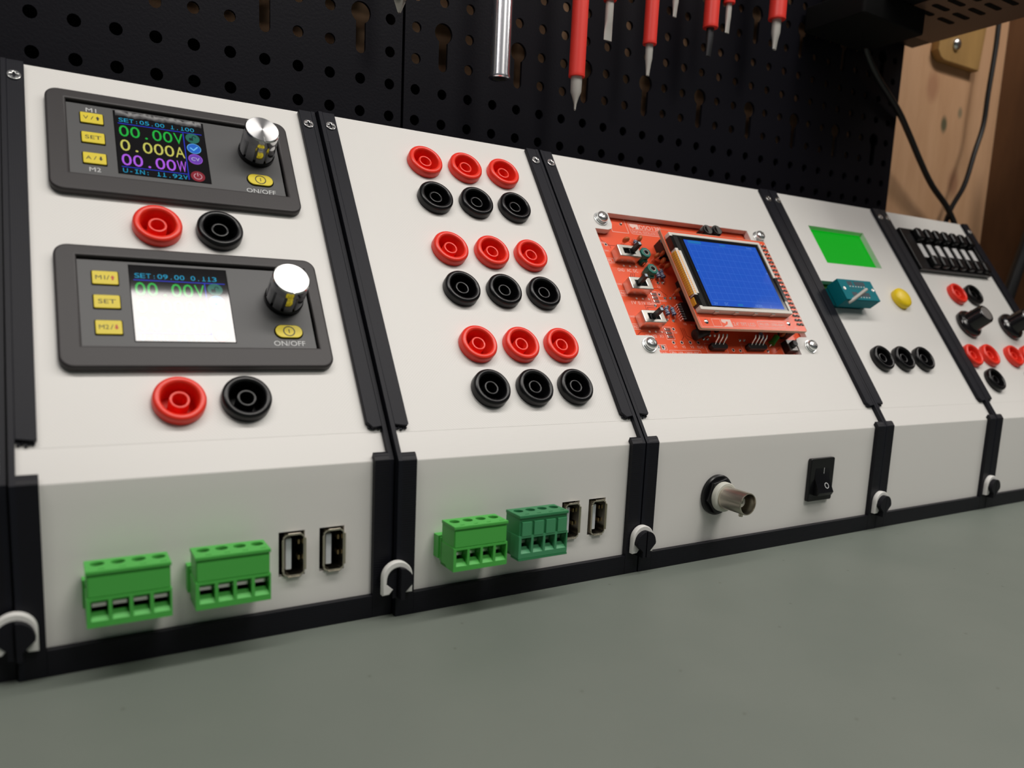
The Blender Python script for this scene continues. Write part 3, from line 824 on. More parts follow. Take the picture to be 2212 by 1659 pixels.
# slide switches
b = MB()
b.box(-6.0, -3.0, 0.6, 6.0, 3.0, 4.2, 'black_inside')
b.plate([rrect(-6.25, -3.25, 6.25, 3.25, 0.5), [(-3.3, -1.5), (3.3, -1.5), (3.3, 1.5), (-3.3, 1.5)][::-1]], 0.05, 5.3, 'switch_metal', bev=0.3)
sw0 = b.build('slide_switch', board, T(31.8, 96.8, PH))
sw0['label'] = 'metal slide switch with a long black lever'
def lever(sw, x):
    d = MB(); d.box(x - 1.6, -1.35, 4.0, x + 1.6, 1.35, 5.0, 'chip_black'); d.box(x - 1.0, -1.0, 4.9, x + 1.0, 1.0, 11.0, 'chip_black'); d.quad(x - 0.7, -0.7, x + 0.7, 0.7, 11.03, 'resistor_band')
    d.build('switch_lever', sw, I4, bevel=0.15)
sws = [sw0] + [dup(sw0, board, T(x, y, PH)) for x, y in ((31.3, 78.5), (31.1, 60.5))]
for s_, x in zip(sws, (1.9, -1.5, -0.2)): lever(s_, x)
# trimmer capacitors
b = MB(); oct_ = [(2.95 * math.cos(math.radians(22.5 + 45 * i)), 2.95 * math.sin(math.radians(22.5 + 45 * i))) for i in range(8)]
b.plate([oct_, circle(0, 0, 1.35, 20)[::-1]], 0.6, 5.6, 'trimmer_green', bev=0.35)
b.plate([circle(0, 0, 1.6, 20), circle(0, 0, 1.15, 20)[::-1]], 4.6, 5.65, 'solder'); b.flat([circle(0, 0, 1.3, 16)], 4.0, 'hole_black')
b.box(-1.4, -3.5, -0.0, 1.4, -2.2, 3.2, 'trimmer_green'); b.box(-0.35, -3.9, 0, 0.35, -3.4, 2.6, 'solder')
tc = b.build('trimmer_capacitor', board, T(41.6, 96.6, PH)); tc['label'] = 'green round trimmer'
dup(tc, board, T(41.7, 87.2, PH))
# ceramic discs
def disc(x, y, rz, r=1.9, h=3.4):
    d = MB(); Q = Matrix.Rotation(rz, 4, 'Z') @ Matrix.Rotation(math.radians(90), 4, 'X')
    d.lathe([(0, -0.85), (r * 0.8, -0.7), (r, -0.2), (r, 0.2), (r * 0.8, 0.7), (0, 0.85)], 'cap_orange', T(0, 0, h) @ Q, 20)
    for sx in (-1, 1): d.tube([Vector((sx * 0.9 * math.cos(rz), sx * 0.9 * math.sin(rz), 0)), Vector((sx * 0.9 * math.cos(rz), sx * 0.9 * math.sin(rz), h - r * 0.6))], 0.25, 'solder', 6)
    return d.build('disc_capacitor', board, T(x, y, PH), smooth=60)
dc = disc(34.3, 104.8, 0.15)
for x, y, rz in ((43.3, 106.4, 1.1), (50.0, 97.0, 0.5), (52.8, 94.2, 1.0), (54.5, 91.5, 0.3), (54.5, 98.8, 0.8), (54.0, 76.9, 0.5)): disc(x, y, rz, 1.75)
disc(115.5, 55.0, 0.9, 2.2, 3.0)
# resistors
def resistor(x, y, ln=8.0):
    d = MB(); d.tube([(0, -ln / 2, 0), (0, -ln / 2, 1.2), (0, -ln / 2 + 0.7, 1.7), (0, ln / 2 - 0.7, 1.7), (0, ln / 2, 1.2), (0, ln / 2, 0)], 0.27, 'solder', 8)
    d.lathe([(0.3, -2.2), (1.05, -1.9), (1.1, -1.1), (0.9, -0.7), (0.9, 0.7), (1.1, 1.1), (1.05, 1.9), (0.3, 2.2)], 'resistor_blue', T(0, 0, 1.7) @ Matrix.Rotation(math.radians(90), 4, 'X'), 16)
    for q in (-1.35, -0.35, 0.4, 1.3): d.lathe([(1.08 if abs(q) > 1 else 0.93, -0.16), (1.14 if abs(q) > 1 else 0.97, 0), (1.08 if abs(q) > 1 else 0.93, 0.16)], 'resistor_band', T(0, q, 1.7) @ Matrix.Rotation(math.radians(90), 4, 'X'), 16)
    return d.build('resistor', board, T(x, y, PH), smooth=40)
for x, y in ((43.8, 66.1), (47.6, 66.0), (47.5, 87.3), (50.4, 87.2)): resistor(x, y)
resistor(41.5, 104.2, 7)
resistor(100.5, 53.6, 6)
# chips
b = MB(); b.box(0, 0, 0.3, 4.2, 9.4, 2.2, 'chip_black')
for i in range(7):
    y = 0.7 + i * 1.33
    for x0, x1 in ((-1.2, 0.1), (4.1, 5.4)): b.box(x0, y - 0.28, 0.9 if x0 < 0 else 0.9, x1, y + 0.28, 1.3, 'solder'); b.box((-1.4 if x0 < 0 else 5.2), y - 0.28, 0, (-1.0 if x0 < 0 else 5.6), y + 0.28, 1.3, 'solder')
b.build('chip', board, T(54.0, 61.9, PH), bevel=0.08)
b = MB(); b.box(0, 0, 0, 7.5, 8.0, 5.2, 'chip_black'); b.box(1.0, -1.0, 0, 6.5, 0, 2.5, 'chip_black')
b.build('relay', board, T(54.5, 98.0, PH), bevel=0.2)
b = MB(); b.box(0, 0, 0, 6, 22, 2.4, 'chip_black'); b.box(10, 6, 0, 22, 18, 1.6, 'chip_black')
for q in ((1.5, -4.5), (4.5, -5.5), (8, -3.5), (12.5, -6.0)): b.box(q[0], q[1], 0, q[0] + 1.8, q[1] + 2.4, 1.6, 'chip_black')
b.build('chip', board, T(58.5, 62.0, PH), bevel=0.1)
# electrolytic capacitors
b = MB(); b.lathe([(0.2, 0), (3.1, 0), (3.15, 0.5), (2.9, 1.1), (3.15, 1.6), (3.15, 8.3), (2.9, 8.8), (0, 8.8)], 'knob_black', n=28)
b.flat([circle(0, 0, 2.6, 24)], 8.83, 'steel'); b.flat([[(2.2 * math.cos(math.radians(a)), 2.2 * math.sin(math.radians(a))) for a in range(100, 261, 20)]], 8.86, 'knob_black')
ec = b.build('electrolytic_capacitor', board, T(87.0, 112.6, PH))
dup(ec, board, T(94.0, 113.2, PH))
# pin headers with bent pins
def header(x, y, n, p=2.6):
    d = MB(); Wd = n * p
    d.plate([[(-0.6, -1.4), (Wd + 0.6, -1.4), (Wd + 1.6, 0.2), (Wd + 0.6, 1.6), (-0.6, 1.6), (-1.5, 0.2)]], 0, 2.6, 'chip_black', bev=0.2)
    for i in range(n):
        cx = p * (i + 0.5)
        d.tube([(cx, 0.6, 2.0), (cx - 0.1, 1.4, 3.4), (cx - 0.2, 2.4, 6.2), (cx - 0.2, 3.6, 7.0)], 0.36, 'solder', 8)
    return d.build('pin_header', board, T(x, y, PH))
header(63.8, 47.3, 3); header(88.4, 47.4, 4)
# LED, inductor, button
b = MB(); b.tube([(0, 0, 1.2), (2.8, 2.6, 3.4)], 1.55, 'led_green', 18); b.tube([(0, 0, 1.2), (-0.3, -0.3, 1.0)], 1.7, 'led_green', 18); b.tube([(-0.8, -0.6, 1.0), (-1.4, -1.2, 0)], 0.28, 'solder', 6)
b.build('indicator_led', board, T(106.5, 50.2, PH), smooth=50)
b = MB(); b.tube([(-4.5, -1.0, 2.4), (-4.0, -0.9, 2.4), (4.0, 1.6, 2.4), (4.5, 1.7, 2.4)], [2.0, 2.5, 2.5, 2.0], 'chip_black', 20); b.build('inductor', board, T(59.0, 53.9, PH), smooth=50)
b = MB(); b.box(-3.1, -3.1, 0.2, 3.1, 3.1, 3.4, 'chip_black')
b.plate([rrect(-3.0, -3.0, 3.0, 3.0, 0.4), circle(0, 0, 1.95, 20)[::-1]], 3.4, 3.75, 'steel_dark'); b.lathe([(1.8, 3.3), (1.8, 5.6), (1.6, 5.9), (0, 5.9)], 'chip_black', n=24)
b.build('tact_button', board, T(117.2, 47.6, PH))
# display board on its stand-off headers
DZ = 8.0
b = MB()
b.plate([rrect(49.4, 50.6, 121.9, 106.4, 1.0)], DZ - 1.6, DZ, 'pcb_edge'); b.flat([rrect(49.7, 50.9, 121.6, 106.1, 0.9)], DZ + 0.01, 'pcb_red')
z = DZ + 0.04
t_('2.4" TFT LCD', 71.4, 52.6, 1.9, 14.6, zz=z); t_('PN:109-13700-00H', 89.4, 53.2, 1.5, 16.4, zz=z)
boxl(88.3, 52.4, 106.8, 55.6, 0.22, z)
b.plate([[(64.6, 51.9), (70.4, 51.9), (70.4, 55.9), (64.2, 55.9), (64.2, 54.4), (66.2, 53.6), (67.2, 54.8), (68.2, 54.6), (67.4, 53.2)]], DZ, DZ + 0.03, 'silk')
boxl(58.2, 52.0, 63.4, 55.9, 0.18, z)
b.line([(50.6, 57.0), (50.6, 51.6), (115.5, 51.6)], 0.16, z, 'silk')
for x, y in ((54.4, 54.3), (110.4, 55.0)):
    b.lathe([(1.2, 0), (1.25, 0.12), (0.75, 0.5), (0, 0.6)], 'solder', T(x, y, DZ), 16)
t_('J2', 113.6, 52.2, 1.1, zz=z)
disp = b.build('display_board', board, I4); disp['label'] = 'raised red screen board'
b = MB(); rnd = random.Random(3)
for i in range(20):
    for j in range(2):
        cx, cy = 117.0 + j * 2.54, 54.8 + i * 2.54
        b.lathe([(0.85, 0), (0.6, 0.4), (0.3, 1.0), (0, 1.15)], 'solder', T(cx, cy, DZ), 8)
        b.box(cx + 0.5, cy - 0.75, DZ, cx + 1.5, cy - 0.05, DZ + 0.35, 'chip_black')
b.build('pin_strip', board, I4)['label'] = 'two columns of soldered pins'
FZ = 11.2
b = MB(); b.box(115.6, 53.4, PH + 0.02, 120.9, 105.2, DZ - 1.62, 'chip_black'); b.build('board_connector', board, I4)
b = MB()
b.plate([rrect(50.6, 58.7, 112.6, 102.3, 0.4), [(52.4, 60.4), (111.0, 60.4), (111.0, 100.8), (52.4, 100.8)][::-1]], DZ, FZ, 'frame_white', bev=0.2)
for x in (60, 73, 86, 98): b.box(x, 58.2, DZ + 0.6, x + 2.4, 58.8, FZ - 0.9, 'frame_white')
b.build('display_frame', board, I4)['label'] = 'white plastic frame around the blue screen'
b = MB()
b.box(52.4, 60.4, DZ, 111.0, 100.8, FZ - 0.45, 'lcd_black')
zz = FZ - 0.42
b.quad(59.0, 61.4, 108.5, 99.0, zz, 'scope_blue')
gx0, gx1, gy0, gy1 = 61.0, 106.7, 64.8, 96.6
zz += 0.02
for i in range(13):
    x = gx0 + (gx1 - gx0) * i / 12
    b.line([(x, gy0), (x, gy1)], 0.16 if i not in (0, 12) else 0.22, zz, 'scope_grid')
for j in range(9):
    y = gy0 + (gy1 - gy0) * j / 8
    b.line([(gx0, y), (gx1, y)], 0.16 if j not in (0, 8) else 0.22, zz, 'scope_grid')
b.quad(61.3, 97.2, 69.9, 98.7, zz, 'scope_teal'); b.quad(82.4, 97.3, 86.2, 98.2, zz, 'scope_teal'); b.text('1ms', 101.5, 97.3, 1.2, zz, 'scope_pale', None, 'L', 3.4)
b.text('2V', 61.0, 61.9, 1.5, zz, 'scope_pale', None, 'L', 2.4); b.text('DC', 68.0, 61.9, 1.5, zz, 'scope_pale', None, 'L', 2.5); b.quad(76.4, 61.9, 79.9, 63.0, zz, 'scope_teal'); b.text('NORM', 88.8, 61.9, 1.4, zz, 'scope_pale', None, 'L', 4.4); b.line([(98.6, 61.9), (99.2, 61.9), (99.2, 63.2), (99.8, 63.2)], 0.16, zz, 'scope_pale')
b.flat([[(59.3, 80.4), (60.4, 80.9), (59.3, 81.4)]], zz, 'glow_cyan'); b.flat([[(108.2, 82.2), (107.2, 82.7), (108.2, 83.2)]], zz, 'scope_pale')
b.box(50.35, 93.0, DZ, 52.4, 100.0, FZ + 0.1, 'lcd_black'); b.box(50.35, 60.8, DZ, 52.4, 66.6, FZ + 0.1, 'lcd_black'); b.box(49.8, 62.0, DZ, 50.5, 65.8, DZ + 2.2, 'flex_amber'); b.box(111.0, 66, DZ, 112.9, 80, FZ + 0.1, 'lcd_black')
b.line([(57.6, 61.2), (57.6, 100.2)], 0.25, zz, 'lcd_rim'); b.quad(53.0, 60.8, 55.6, 100.4, zz - 0.02, 'lcd_rim')
b.build('display_screen', board, I4, smooth=0)['label'] = 'blue lit screen with a pale grid'
b = MB()
ex = [(49.9, DZ + 0.2), (50.05, DZ + 2.0), (50.7, DZ + 3.1), (51.9, DZ + 3.35), (53.6, DZ + 3.3)]
for (xa, za), (xb, zb_) in zip(ex, ex[1:]):
    b.add([(xa, 67.5, za), (xb, 67.5, zb_), (xb, 91.5, zb_), (xa, 91.5, za)], [(0, 1, 2, 3)], 'flex_amber' if xa < 51.5 else 'frame_white')
for y in [68.5 + 1.15 * i for i in range(20)]:
    for (xa, za), (xb, zb_) in zip(ex[:3], ex[1:4]): b.add([(xa - 0.03, y, za + 0.03), (xb - 0.03, y, zb_ + 0.03), (xb - 0.03, y + 0.28, zb_ + 0.03), (xa - 0.03, y + 0.28, za + 0.03)], [(0, 1, 2, 3)], 'cap_orange')
b.build('flex_cable', board, I4, smooth=60)['label'] = 'amber ribbon folded over the screen edge'
# four mounting screws with washers on the corner tabs
b = MB()
b.plate([circle(0, 0, 3.7, 32), circle(0, 0, 1.5, 20)[::-1]], 0.0, 0.55, 'zinc_bright', bev=0.12); b.plate([circle(0, 0, 3.1, 32), circle(0, 0, 1.5, 20)[::-1]], 0.55, 1.2, 'zinc_bright', bev=0.12)
b.lathe([(2.7, 1.2), (2.85, 1.6), (2.8, 2.3), (2.4, 2.95), (1.5, 3.35), (0, 3.45)], 'zinc_bright', n=32)
pl = [(-1.5, -0.3), (-0.3, -0.3), (-0.3, -1.5), (0.3, -1.5), (0.3, -0.3), (1.5, -0.3), (1.5, 0.3), (0.3, 0.3), (0.3, 1.5), (-0.3, 1.5), (-0.3, 0.3), (-1.5, 0.3)]
b.plate([pl], 2.7, 3.5, 'steel_dark', Matrix.Rotation(0.5, 4, 'Z'))
ms = b.build('mounting_screw', r_osc, S @ T(23.2, 115.6, 0), smooth=40); ms['label'] = 'zinc screw with washer'
for x, s_ in ((131.0, 116.4), (130.4, 46.8), (22.9, 46.1)): dup(ms, r_osc, S @ T(x, s_, 0))
# BNC connector
b = MB()
b.lathe([(8.4, 0), (8.75, 0.3), (8.75, 1.6), (8.3, 2.0), (5.5, 2.0)], 'black_plastic', n=40)
hexn = [(7.9 * math.cos(math.radians(60 * i + 12)), 7.9 * math.sin(math.radians(60 * i + 12))) for i in range(6)]
b.plate([hexn], 1.9, 3.9, 'black_plastic', bev=0.4)
b.lathe([(6.3, 3.8), (6.4, 4.1), (6.3, 6.0), (5.9, 6.3), (4.5, 6.3)], 'bnc_white', n=40)
bn = b.build('bnc_connector', r_osc, F @ T(42.7, 28.0, 0)); bn['label'] = 'round metal bayonet connector with a black nut'
b = MB()
b.lathe([(4.9, 6.2), (4.95, 7.0), (4.75, 7.4), (4.75, 17.8), (4.6, 18.2), (4.25, 18.2), (4.15, 17.8), (4.1, 8.5), (2.2, 8.5)], 'nickel', n=40)
b.lathe([(2.2, 8.5), (2.25, 14.5), (1.9, 14.8), (0.75, 14.8), (0.7, 12.5), (0, 12.5)], 'bnc_white', n=24)
for a in (-95,): b.lathe([(0.9, 4.4), (0.9, 5.7), (0.7, 5.9), (0, 5.9)], 'nickel', T(0, 0, 15.2) @ Matrix.Rotation(math.radians(a), 4, 'Z') @ Matrix.Rotation(math.radians(90), 4, 'Y'), 16)
b.build('connector_barrel', bn, I4, smooth=40)['label'] = 'nickel barrel'
# rocker switch
b = MB()
b.plate([rrect(0, 0, 17.2, 20.6, 1.0)], 0, 2.0, 'black_plastic', bev=0.4)
rk = b.build('rocker_switch', r_osc, F @ T(102.0, 19.2, 0)); rk['label'] = 'black rocker switch marked I and O'
b = MB()
rp = [(0.5, 17.6), (1.9, 17.5), (2.3, 10.8), (5.3, 4.6), (4.4, 3.0), (0.5, 3.0)]      # (z, y)
Q = Matrix(((0, 0, 1, 0), (0, 1, 0, 0), (1, 0, 0, 0), (0, 0, 0, 1)))
b.plate([[(p_[0], p_[1]) for p_ in rp]], 3.4, 13.9, 'black_plastic', Q, bev=0.15)
b.line([(9.6, 13.2), (9.6, 15.8)], 0.28, 2.18, 'print_grey')
th_ = math.atan2(3.0, -6.2)
ty = Vector((0, 6.2, -3.0)).normalized()
MO = Matrix(((1, 0, 0, 10.2), (0, ty.y, -ty.z, 7.6), (0, ty.z, ty.y, 3.93), (0, 0, 0, 1)))
b.flat([circle(0, 0, 1.45, 28), circle(0, 0, 1.1, 28)[::-1]], 0.04, 'print_grey', MO)
b.build('rocker', rk, I4)

# ------------------------------------------------------------------ component tester module
sk = [(26.6, 39.5), (45.6, 39.4), (64.6, 39.3)]
r_tst, W, S, F = enclosure(4, [[(24.2, 104.0), (76.0, 104.0), (76.0, 131.0), (24.2, 131.0)], [(6.9, 72.4), (33.0, 72.4), (33.0, 90.6), (6.9, 90.6)]] + round_holes(sk), label='white module with a glowing green screen and a teal lever socket')
b = MB(); b.plate([[(20, 100), (80, 100), (80, 135), (20, 135)]], -6, -2.95, 'lcd_green')
b.build('green_screen', r_tst, S, smooth=0)['label'] = 'glowing green screen'
b = MB(); b.plate([[(4, 68), (40, 68), (40, 94), (4, 94)]], -6, -4, 'pcb_green'); b.build('circuit_board', r_tst, S, smooth=0)['label'] = 'green circuit board edge'
b = MB()
b.box(7.6, 73.0, -4, 36.0, 83.8, 3.0, 'zif_teal'); b.box(7.3, 71.0, 3.0, 36.6, 84.4, 9.2, 'zif_teal')
b.plate([[(7.3, 71.0), (36.6, 71.0), (36.6, 84.4), (7.3, 84.4)]], 9.2, 10.2, 'zif_teal', bev=0.25)
for y0, y1 in ((80.4, 83.2), (73.4, 76.0)):
    b.quad(14.2, y0, 18.6, y1, 10.24, 'zif_slot'); b.quad(20.2, y0, 29.4, y1, 10.24, 'zif_slot')
    for i in range(6): b.quad(15.2 + i * 2.4, y0 - 0.9, 16.2 + i * 2.4, y0 - 0.3, 10.25, 'print_grey')
b.quad(14.5, 78.2, 31.5, 78.5, 10.24, 'zif_slot')
for x in (9.7, 34.6): b.lathe([(1.1, 10.2), (1.1, 10.35), (0.5, 10.35), (0, 10.1)], 'steel', T(x, 78.2, 0), 16)
zf = b.build('lever_socket', r_tst, S, bevel=0.2); zf['label'] = 'teal test socket with slots'
b = MB(); b.tube([(10.5, 70.4, 8.0), (12.0, 70.8, 9.8), (25.3, 76.9, 12.0)], 1.0, 'lever_grey', 12); b.build('lever', zf, I4, smooth=60)['label'] = 'grey metal lever'
b = MB()
b.lathe([(6.3, 0), (6.6, 0.3), (6.6, 2.4), (6.3, 3.4), (5.2, 4.1), (3.0, 4.55), (0, 4.7)], 'yellow_plastic', n=40)
b.build('test_button', r_tst, S @ T(75.4, 80.9, 0), smooth=60)['label'] = 'yellow round push button'
for x, s_ in sk: banana_socket(r_tst, S, x, s_, 'black')

# ------------------------------------------------------------------ decade module at the far end
sk = [(36.6, 88.2, 'red'), (55.9, 88.4, 'black'), (13.2, 42.0, 'red'), (32.6, 42.2, 'red'), (60.8, 41.8, 'red'), (80.2, 42.0, 'red'), (22.6, 25.0, 'black'), (70.4, 25.0, 'black')]
r_dec, W, S, F = enclosure(5, round_holes([(a, c_) for a, c_, _ in sk]), label='white module at the far end with thumbwheels and two big black knobs')
for x, s_, c_ in sk: banana_socket(r_dec, S, x, s_, c_)
b = MB()
b.plate([rrect(8.8, 104.9, 91.6, 137.6, 0.5), [(19.6, 106.6), (90.4, 106.6), (90.4, 136.2), (19.6, 136.2)][::-1]], 0, 3.2, 'black_plastic', bev=0.3)
b.quad(19, 106, 91, 136.8, 0.3, 'black_inside')
tw = b.build('thumbwheel_bank', r_dec, S); tw['label'] = 'black bank of seven thumbwheel units'
b = MB()
b.box(-4.75, -14.6, 0.2, 4.75, 14.6, 1.6, 'black_plastic')
for sg in (1, -1):
    b.plate([rrect(-3.3, 6.8, 3.3, 15.4, 1.8)], 1.2, 6.2, 'black_plastic', Matrix.Scale(sg, 4, (0, 1, 0)), bev=0.8)
b.plate([rrect(-2.5, -5.6, 2.3, 5.4, 0.8)], 1.5, 2.2, 'digit_white', bev=0.2)
b.box(3.0, -5.6, 1.5, 3.3, 5.4, 3.0, 'black_plastic')
u0 = b.build('thumbwheel', tw, T(25.0, 121.4, 0)); u0['label'] = 'thumbwheel with a white window'
for i in range(1, 7): dup(u0, tw, T(25.0 + 10.1 * i, 121.4, 0))
b = MB()
b.lathe([(8.6, 0.4), (9.4, 0.9), (9.4, 2.6), (8.4, 3.8), (7.0, 4.3), (6.5, 5.0), (6.1, 13.0), (5.6, 13.6), (4.6, 13.6)], 'knob_black', n=48)
b.lathe([(8.0, 0), (8.6, 0.4)], 'knob_black', n=48)
kn = b.build('rotary_knob', r_dec, S @ T(29.2, 64.9, 0), smooth=50); kn['label'] = 'large black knob with a silver cap'
b = MB(); b.lathe([(4.6, 13.55), (4.4, 13.75), (0, 13.7)], 'zinc_bright', n=36); b.build('knob_cap', kn, I4)
b = MB(); b.box(-0.5, 6.2, 4.4, 0.5, 9.3, 5.4, 'print_grey'); b.build('pointer', kn, Matrix.Rotation(-0.5, 4, 'Z'))
dup(kn, r_dec, S @ T(79.0, 64.6, 0))

# ------------------------------------------------------------------ white clips over the hooks
b = MB()
out = [(5.2, 8.9), (5.2, 14.6)] + [(5.2 * math.cos(math.radians(a)), 14.6 + 5.3 * math.sin(math.radians(a))) for a in range(10, 171, 10)] + [(-5.2, 14.6), (-5.2, 8.9), (-2.9, 9.0), (-1.6, 10.6)]
inn = [(-3.9 + 0.0, 12.6)] + [(3.75 * math.cos(math.radians(a)), 13.9 + 3.95 * math.sin(math.radians(a))) for a in range(180, -1, -12)] + [(3.9, 12.6), (1.6, 10.6), (2.9, 9.0)]
FC = Matrix(((1, 0, 0, 0), (0, 0, -1, 0), (0, 1, 0, 0), (0, 0, 0, 1)))
b.plate([out + inn], 0.02, 2.4, 'white_clip_plastic', FC, bev=0.35)
clip0 = b.build('joining_clip', None, T(0, -HB + 0.3, 0), smooth=50)
CL = ['white arch shaped clip on the black hook at the left border of the photo', 'white arch shaped clip on the hook between the meter module and the socket module',
      'white arch shaped clip on the hook between the socket module and the oscilloscope module', 'white arch shaped clip on the hook right of the black rocker switch',
      'small white arch shaped clip farthest right, next to the far end module']
for i in range(5):
    x = XS[i + 1]
    yf = min(DY[i] + YAW[i] * (XS[i + 1] - XS[i]) / 2, DY[i + 1] - YAW[i + 1] * (XS[i + 2] - XS[i + 1]) / 2) - HB
    o = clip0 if i == 0 else dup(clip0)
    place(o, None, T(x, yf - 0.02, 0))
    tag(o, CL[i], 'clip', 'white clips joining neighbouring modules')

# ------------------------------------------------------------------ hanging tools
TY = 80.0
b = MB(); b.box(60, 66, 372, 412, 99.8, 378, 'box_dark'); b.box(60, 98, 366, 412, 99.8, 390, 'box_dark')
tag(b.build('tool_rail', smooth=0), 'black tool holder rail fixed across the pegboard above the picture', 'tool rail')
def hang(name, x, z, label, cat, grp=None):
    return tag(empty(name, (x, TY, z)), label, cat, grp)
def blade_tip(d, w0, t0, w1, t1, z0, z1, z2, mt):
    """round shaft drawn out into a flat blade"""
    n = 16; rings = []
    def ring(z, a, c_):
        return [(a * math.cos(2 * math.pi * i / n), c_ * math.sin(2 * math.pi * i / n), z) for i in range(n)]
    vs = []
    for z, a, c_ in ((z2, w0, w0), (z1, w0 * 0.98, w0 * 0.95), ((z1 * 2 + z0) / 3, (w0 + w1) / 2, (w0 * 0.9 + t1) / 2), ((z1 + z0 * 2) / 3, w1, t1 * 1.15), (z0, w1, t1 * 0.7)):
        vs += ring(z, a, c_)
    fs = []
    for k_ in range(4):
        for i in range(n):
            j = (i + 1) % n; fs.append((k_ * n + j, k_ * n + i, (k_ + 1) * n + i, (k_ + 1) * n + j))
    fs.append(tuple(range(4 * n, 5 * n)))
    d.add(vs, fs, mt)
def screwdriver(x, ztip, zsleeve, rs, rb, w1, t1, label, mt='blade_grey', turn=0.3, sleeve_mat='red_sleeve'):
    o = hang('screwdriver', x, ztip, label, 'screwdriver', 'screwdrivers hanging on the tool rail')
    R = Matrix.Rotation(turn, 4, 'Z')
    d = MB(); L_ = zsleeve - ztip
    blade_tip(d, rb, rb, w1, t1, 0, min(L_ * 0.55, 9), L_ + 1, mt); d.build('blade', o, R, smooth=50)
    d = MB(); top_ = 392 - ztip
    d.lathe([(rb, L_), (rs, L_ + 0.1), (rs * 1.03, L_ + 0.8), (rs, L_ + 1.6), (rs, top_ - 18), (rs, top_)], sleeve_mat, n=24); d.build('insulating_sleeve', o)
    d = MB(); d.lathe([(rs, top_ - 12), (rs + 3, top_ - 11.9), (rs + 6, top_ - 4), (rs + 5, top_ + 6), (rs + 8, top_ + 22), (rs + 8, top_ + 70), (rs + 5, top_ + 84), (0, top_ + 86)], sleeve_mat, n=24); d.build('handle', o)
    return o
screwdriver(224.8, 196.5, 211.0, 3.8, 2.7, 1.35, 0.6, 'red sleeved screwdriver hanging lowest, right of the chrome tube', turn=0.9)
screwdriver(241.5, 230.6, 248.0, 3.0, 2.0, 2.35, 0.6, 'screwdriver with a wide flat grey blade, second from the chrome tube', turn=0.0)
screwdriver(267.2, 219.6, 234.0, 3.35, 1.9, 1.3, 0.9, 'slim red sleeved screwdriver with a pale pointed tip', turn=0.4)
screwdriver(281.9, 250.0, 262.5, 2.6, 1.6, 1.4, 0.7, 'screwdriver showing only a short pale tip at the top edge', turn=0.2)
screwdriver(306.6, 236.4, 250.0, 3.85, 2.0, 1.9, 1.0, 'red sleeved screwdriver with a dark shaded blade', 'blade_shaded', 0.2)
screwdriver(318.5, 250.2, 264.5, 2.9, 1.55, 1.6, 0.7, 'screwdriver with a narrow grey blade close beside the dark bladed one', turn=0.1)
screwdriver(355.0, 249.5, 264.6, 4.6, 2.5, 2.0, 1.0, 'thick red sleeved screwdriver hanging farthest right', turn=0.3)
o = hang('socket_wrench', 183.6, 202.6, 'shiny chrome tube socket wrench hanging left of the red screwdrivers', 'wrench')
b = MB()
hexo = [(3.3 * math.cos(math.radians(60 * i)), 3.3 * math.sin(math.radians(60 * i))) for i in range(6)]
b.lathe([(4.3, 0), (4.85, 0.4), (4.85, 1.2), (4.6, 2.0), (4.6, 182), (0, 182)], 'chrome', n=40)
b.plate([circle(0, 0, 4.32, 40), hexo[::-1]], 0.0, 0.05, 'chrome')
b.build('tube', o)
b = MB(); b.plate([[(p_[0] * 1.01, p_[1] * 1.01) for p_ in hexo]], 2.0, 2.1, 'black_inside'); b.lathe([(3.35, 0.05), (3.2, 2.0)], 'steel_dark', n=6); b.build('hex_socket', o)
b = MB(); b.lathe([(4.6, 182), (6.5, 182.1), (8, 195), (8, 240), (0, 246)], 'red_sleeve', n=24); b.build('handle', o)
o = hang('screwdriver', 135.9, 219.4, 'screwdriver with a pale cross tip hanging above the seam of the black panels', 'screwdriver', 'screwdrivers hanging on the tool rail')
b = MB(); n = 8
vs = []
for z, r1, r2_ in ((40, 3.0, 3.0), (5.2, 3.0, 3.0), (4.6, 2.9, 1.6), (1.4, 1.4, 0.8), (0, 0.75, 0.45)):
    for i in range(n):
        a = 2 * math.pi * i / n + 0.2; r = r1 if i % 2 == 0 else r2_
        vs.append((r * math.cos(a), r * math.sin(a), z))
fs = [(k_ * n + (i + 1) % n, k_ * n + i, (k_ + 1) * n + i, (k_ + 1) * n + (i + 1) % n) for k_ in range(4) for i in range(n)] + [tuple(range(4 * n, 5 * n))]
b.add(vs, fs, 'bit_steel'); b.build('blade', o, smooth=30)
b = MB(); b.lathe([(3.0, 40), (4.2, 40.1), (4.2, 172), (7, 173), (10, 190), (10, 240), (0, 246)], 'red_sleeve', n=24); b.build('handle', o)

# ------------------------------------------------------------------ device under the shelf, adapter, cables, bracket
b = MB()
b.box(414, -60, 286, 508, 99.5, 380, 'box_dark')
b.box(442, -59, 285.4, 507, 86, 286.0, 'box_brown')
for i in range(9):
    y = 58 - i * 9.0
    for x0 in (449, 470):
        b.plate([rrect(x0, y, x0 + 15, y + 3.4, 1.6)], 285.2, 285.45, 'black_inside')
tag(b.build('mounted_device', bevel=0.6), 'dark boxy device with slotted underside in the upper right corner', 'device')
b = MB(); b.plate([rrect(398, 58, 455, 98, 2)], 272, 285.9, 'rubber_black', bev=1.0)
tag(b.build('power_adapter'), 'black adapter block under the dark slotted device, against the pegboard', 'power adapter')

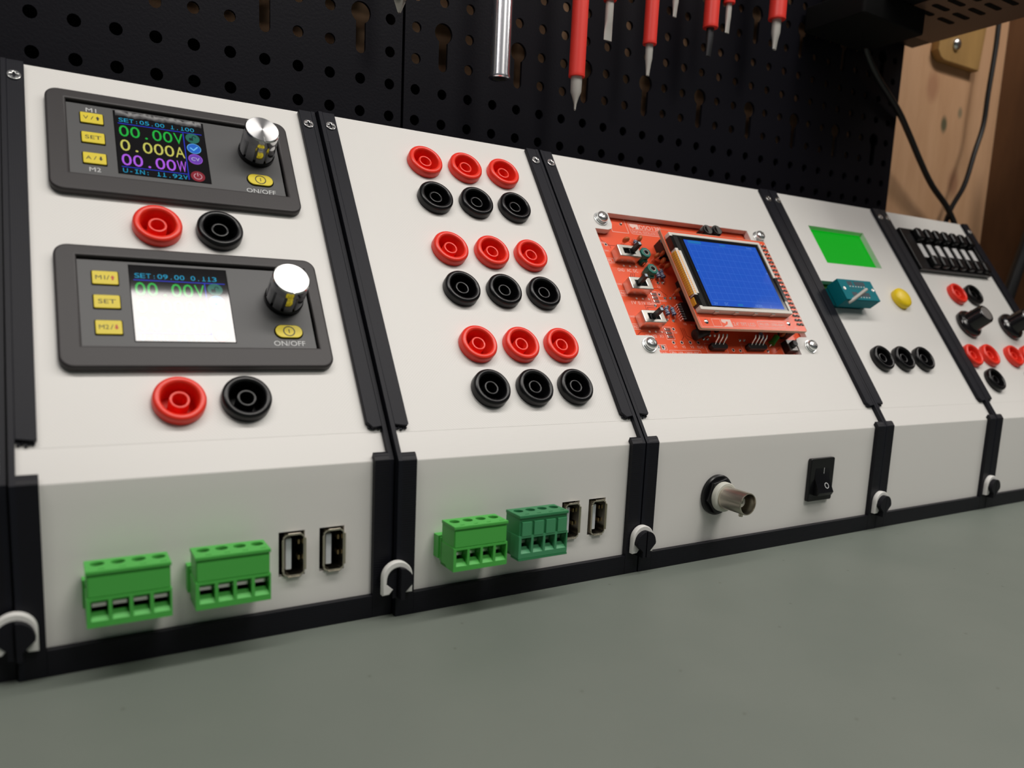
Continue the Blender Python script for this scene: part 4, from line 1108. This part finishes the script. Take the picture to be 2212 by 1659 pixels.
def smooth_pts(pts, k_=6):
    pts = [Vector(p) for p in pts]; out_ = []
    for i in range(len(pts) - 1):
        p0, p1, p2, p3 = pts[max(i - 1, 0)], pts[i], pts[i + 1], pts[min(i + 2, len(pts) - 1)]
        for j in range(k_):
            t = j / k_
            out_.append(0.5 * ((2 * p1) + (p2 - p0) * t + (2 * p0 - 5 * p1 + 4 * p2 - p3) * t * t + (3 * p1 - p0 - 3 * p2 + p3) * t ** 3))
    out_.append(pts[-1]); return out_
b = MB(); b.tube(smooth_pts([(446, 92, 284), (447, 92, 280), (452, 93, 271), (467, 94, 259), (495, 96, 244), (517, 100, 232), (539, 103, 217), (559, 105, 204), (586, 106, 189), (600, 106, 170), (604, 106, 120), (606, 106, 2)]), 2.0, 'cable_black')
tag(b.build('power_cable', smooth=60), 'black cable curving from the pegboard down behind the far end module', 'cable')
b = MB(); b.tube(smooth_pts([(616, 104, 380), (616, 104, 326), (616, 104, 307), (614, 104, 277), (613, 104, 254), (606, 104, 233), (599, 104.5, 209), (592.5, 109, 190), (588, 111, 165), (586, 111, 120), (585, 111, 2)]), 1.8, 'cable_black')
tag(b.build('power_cable', smooth=60), 'black cable hanging straight in front of the pine wall, right of the curving one', 'cable')
b = MB(); b.tube(smooth_pts([(640, 72, 262), (645, 74, 195), (640, 76, 167), (632, 78, 136), (627, 80, 110), (618, 84, 60), (615, 86, 5)]), 4.6, 'cable_black', 16)
tag(b.build('power_cable', smooth=60), 'thick black cable slanting down at the right border, lower than the thin ones', 'cable')
b = MB(); Q = Matrix(((1, 0, 0, 0), (0, 0, -1, 118), (0, 1, 0, 0), (0, 0, 0, 1)))
b.plate([[(561, 330), (558, 299), (562, 294.5), (567, 293), (612, 294), (616, 330)]], 0, 6, 'plywood', Q, bev=0.6)
br = tag(b.build('wall_bracket'), 'small plywood block screwed to the pine wall under the dark device', 'bracket')
b = MB(); b.lathe([(4.2, 0), (4.3, 0.8), (3.4, 2.2), (1.5, 2.9), (0, 3.0)], 'screw_zinc', n=28); b.plate([pl], 2.4, 3.05, 'steel_dark')
b.build('bracket_screw', br, Q @ T(578.5, 306, 6), smooth=50)
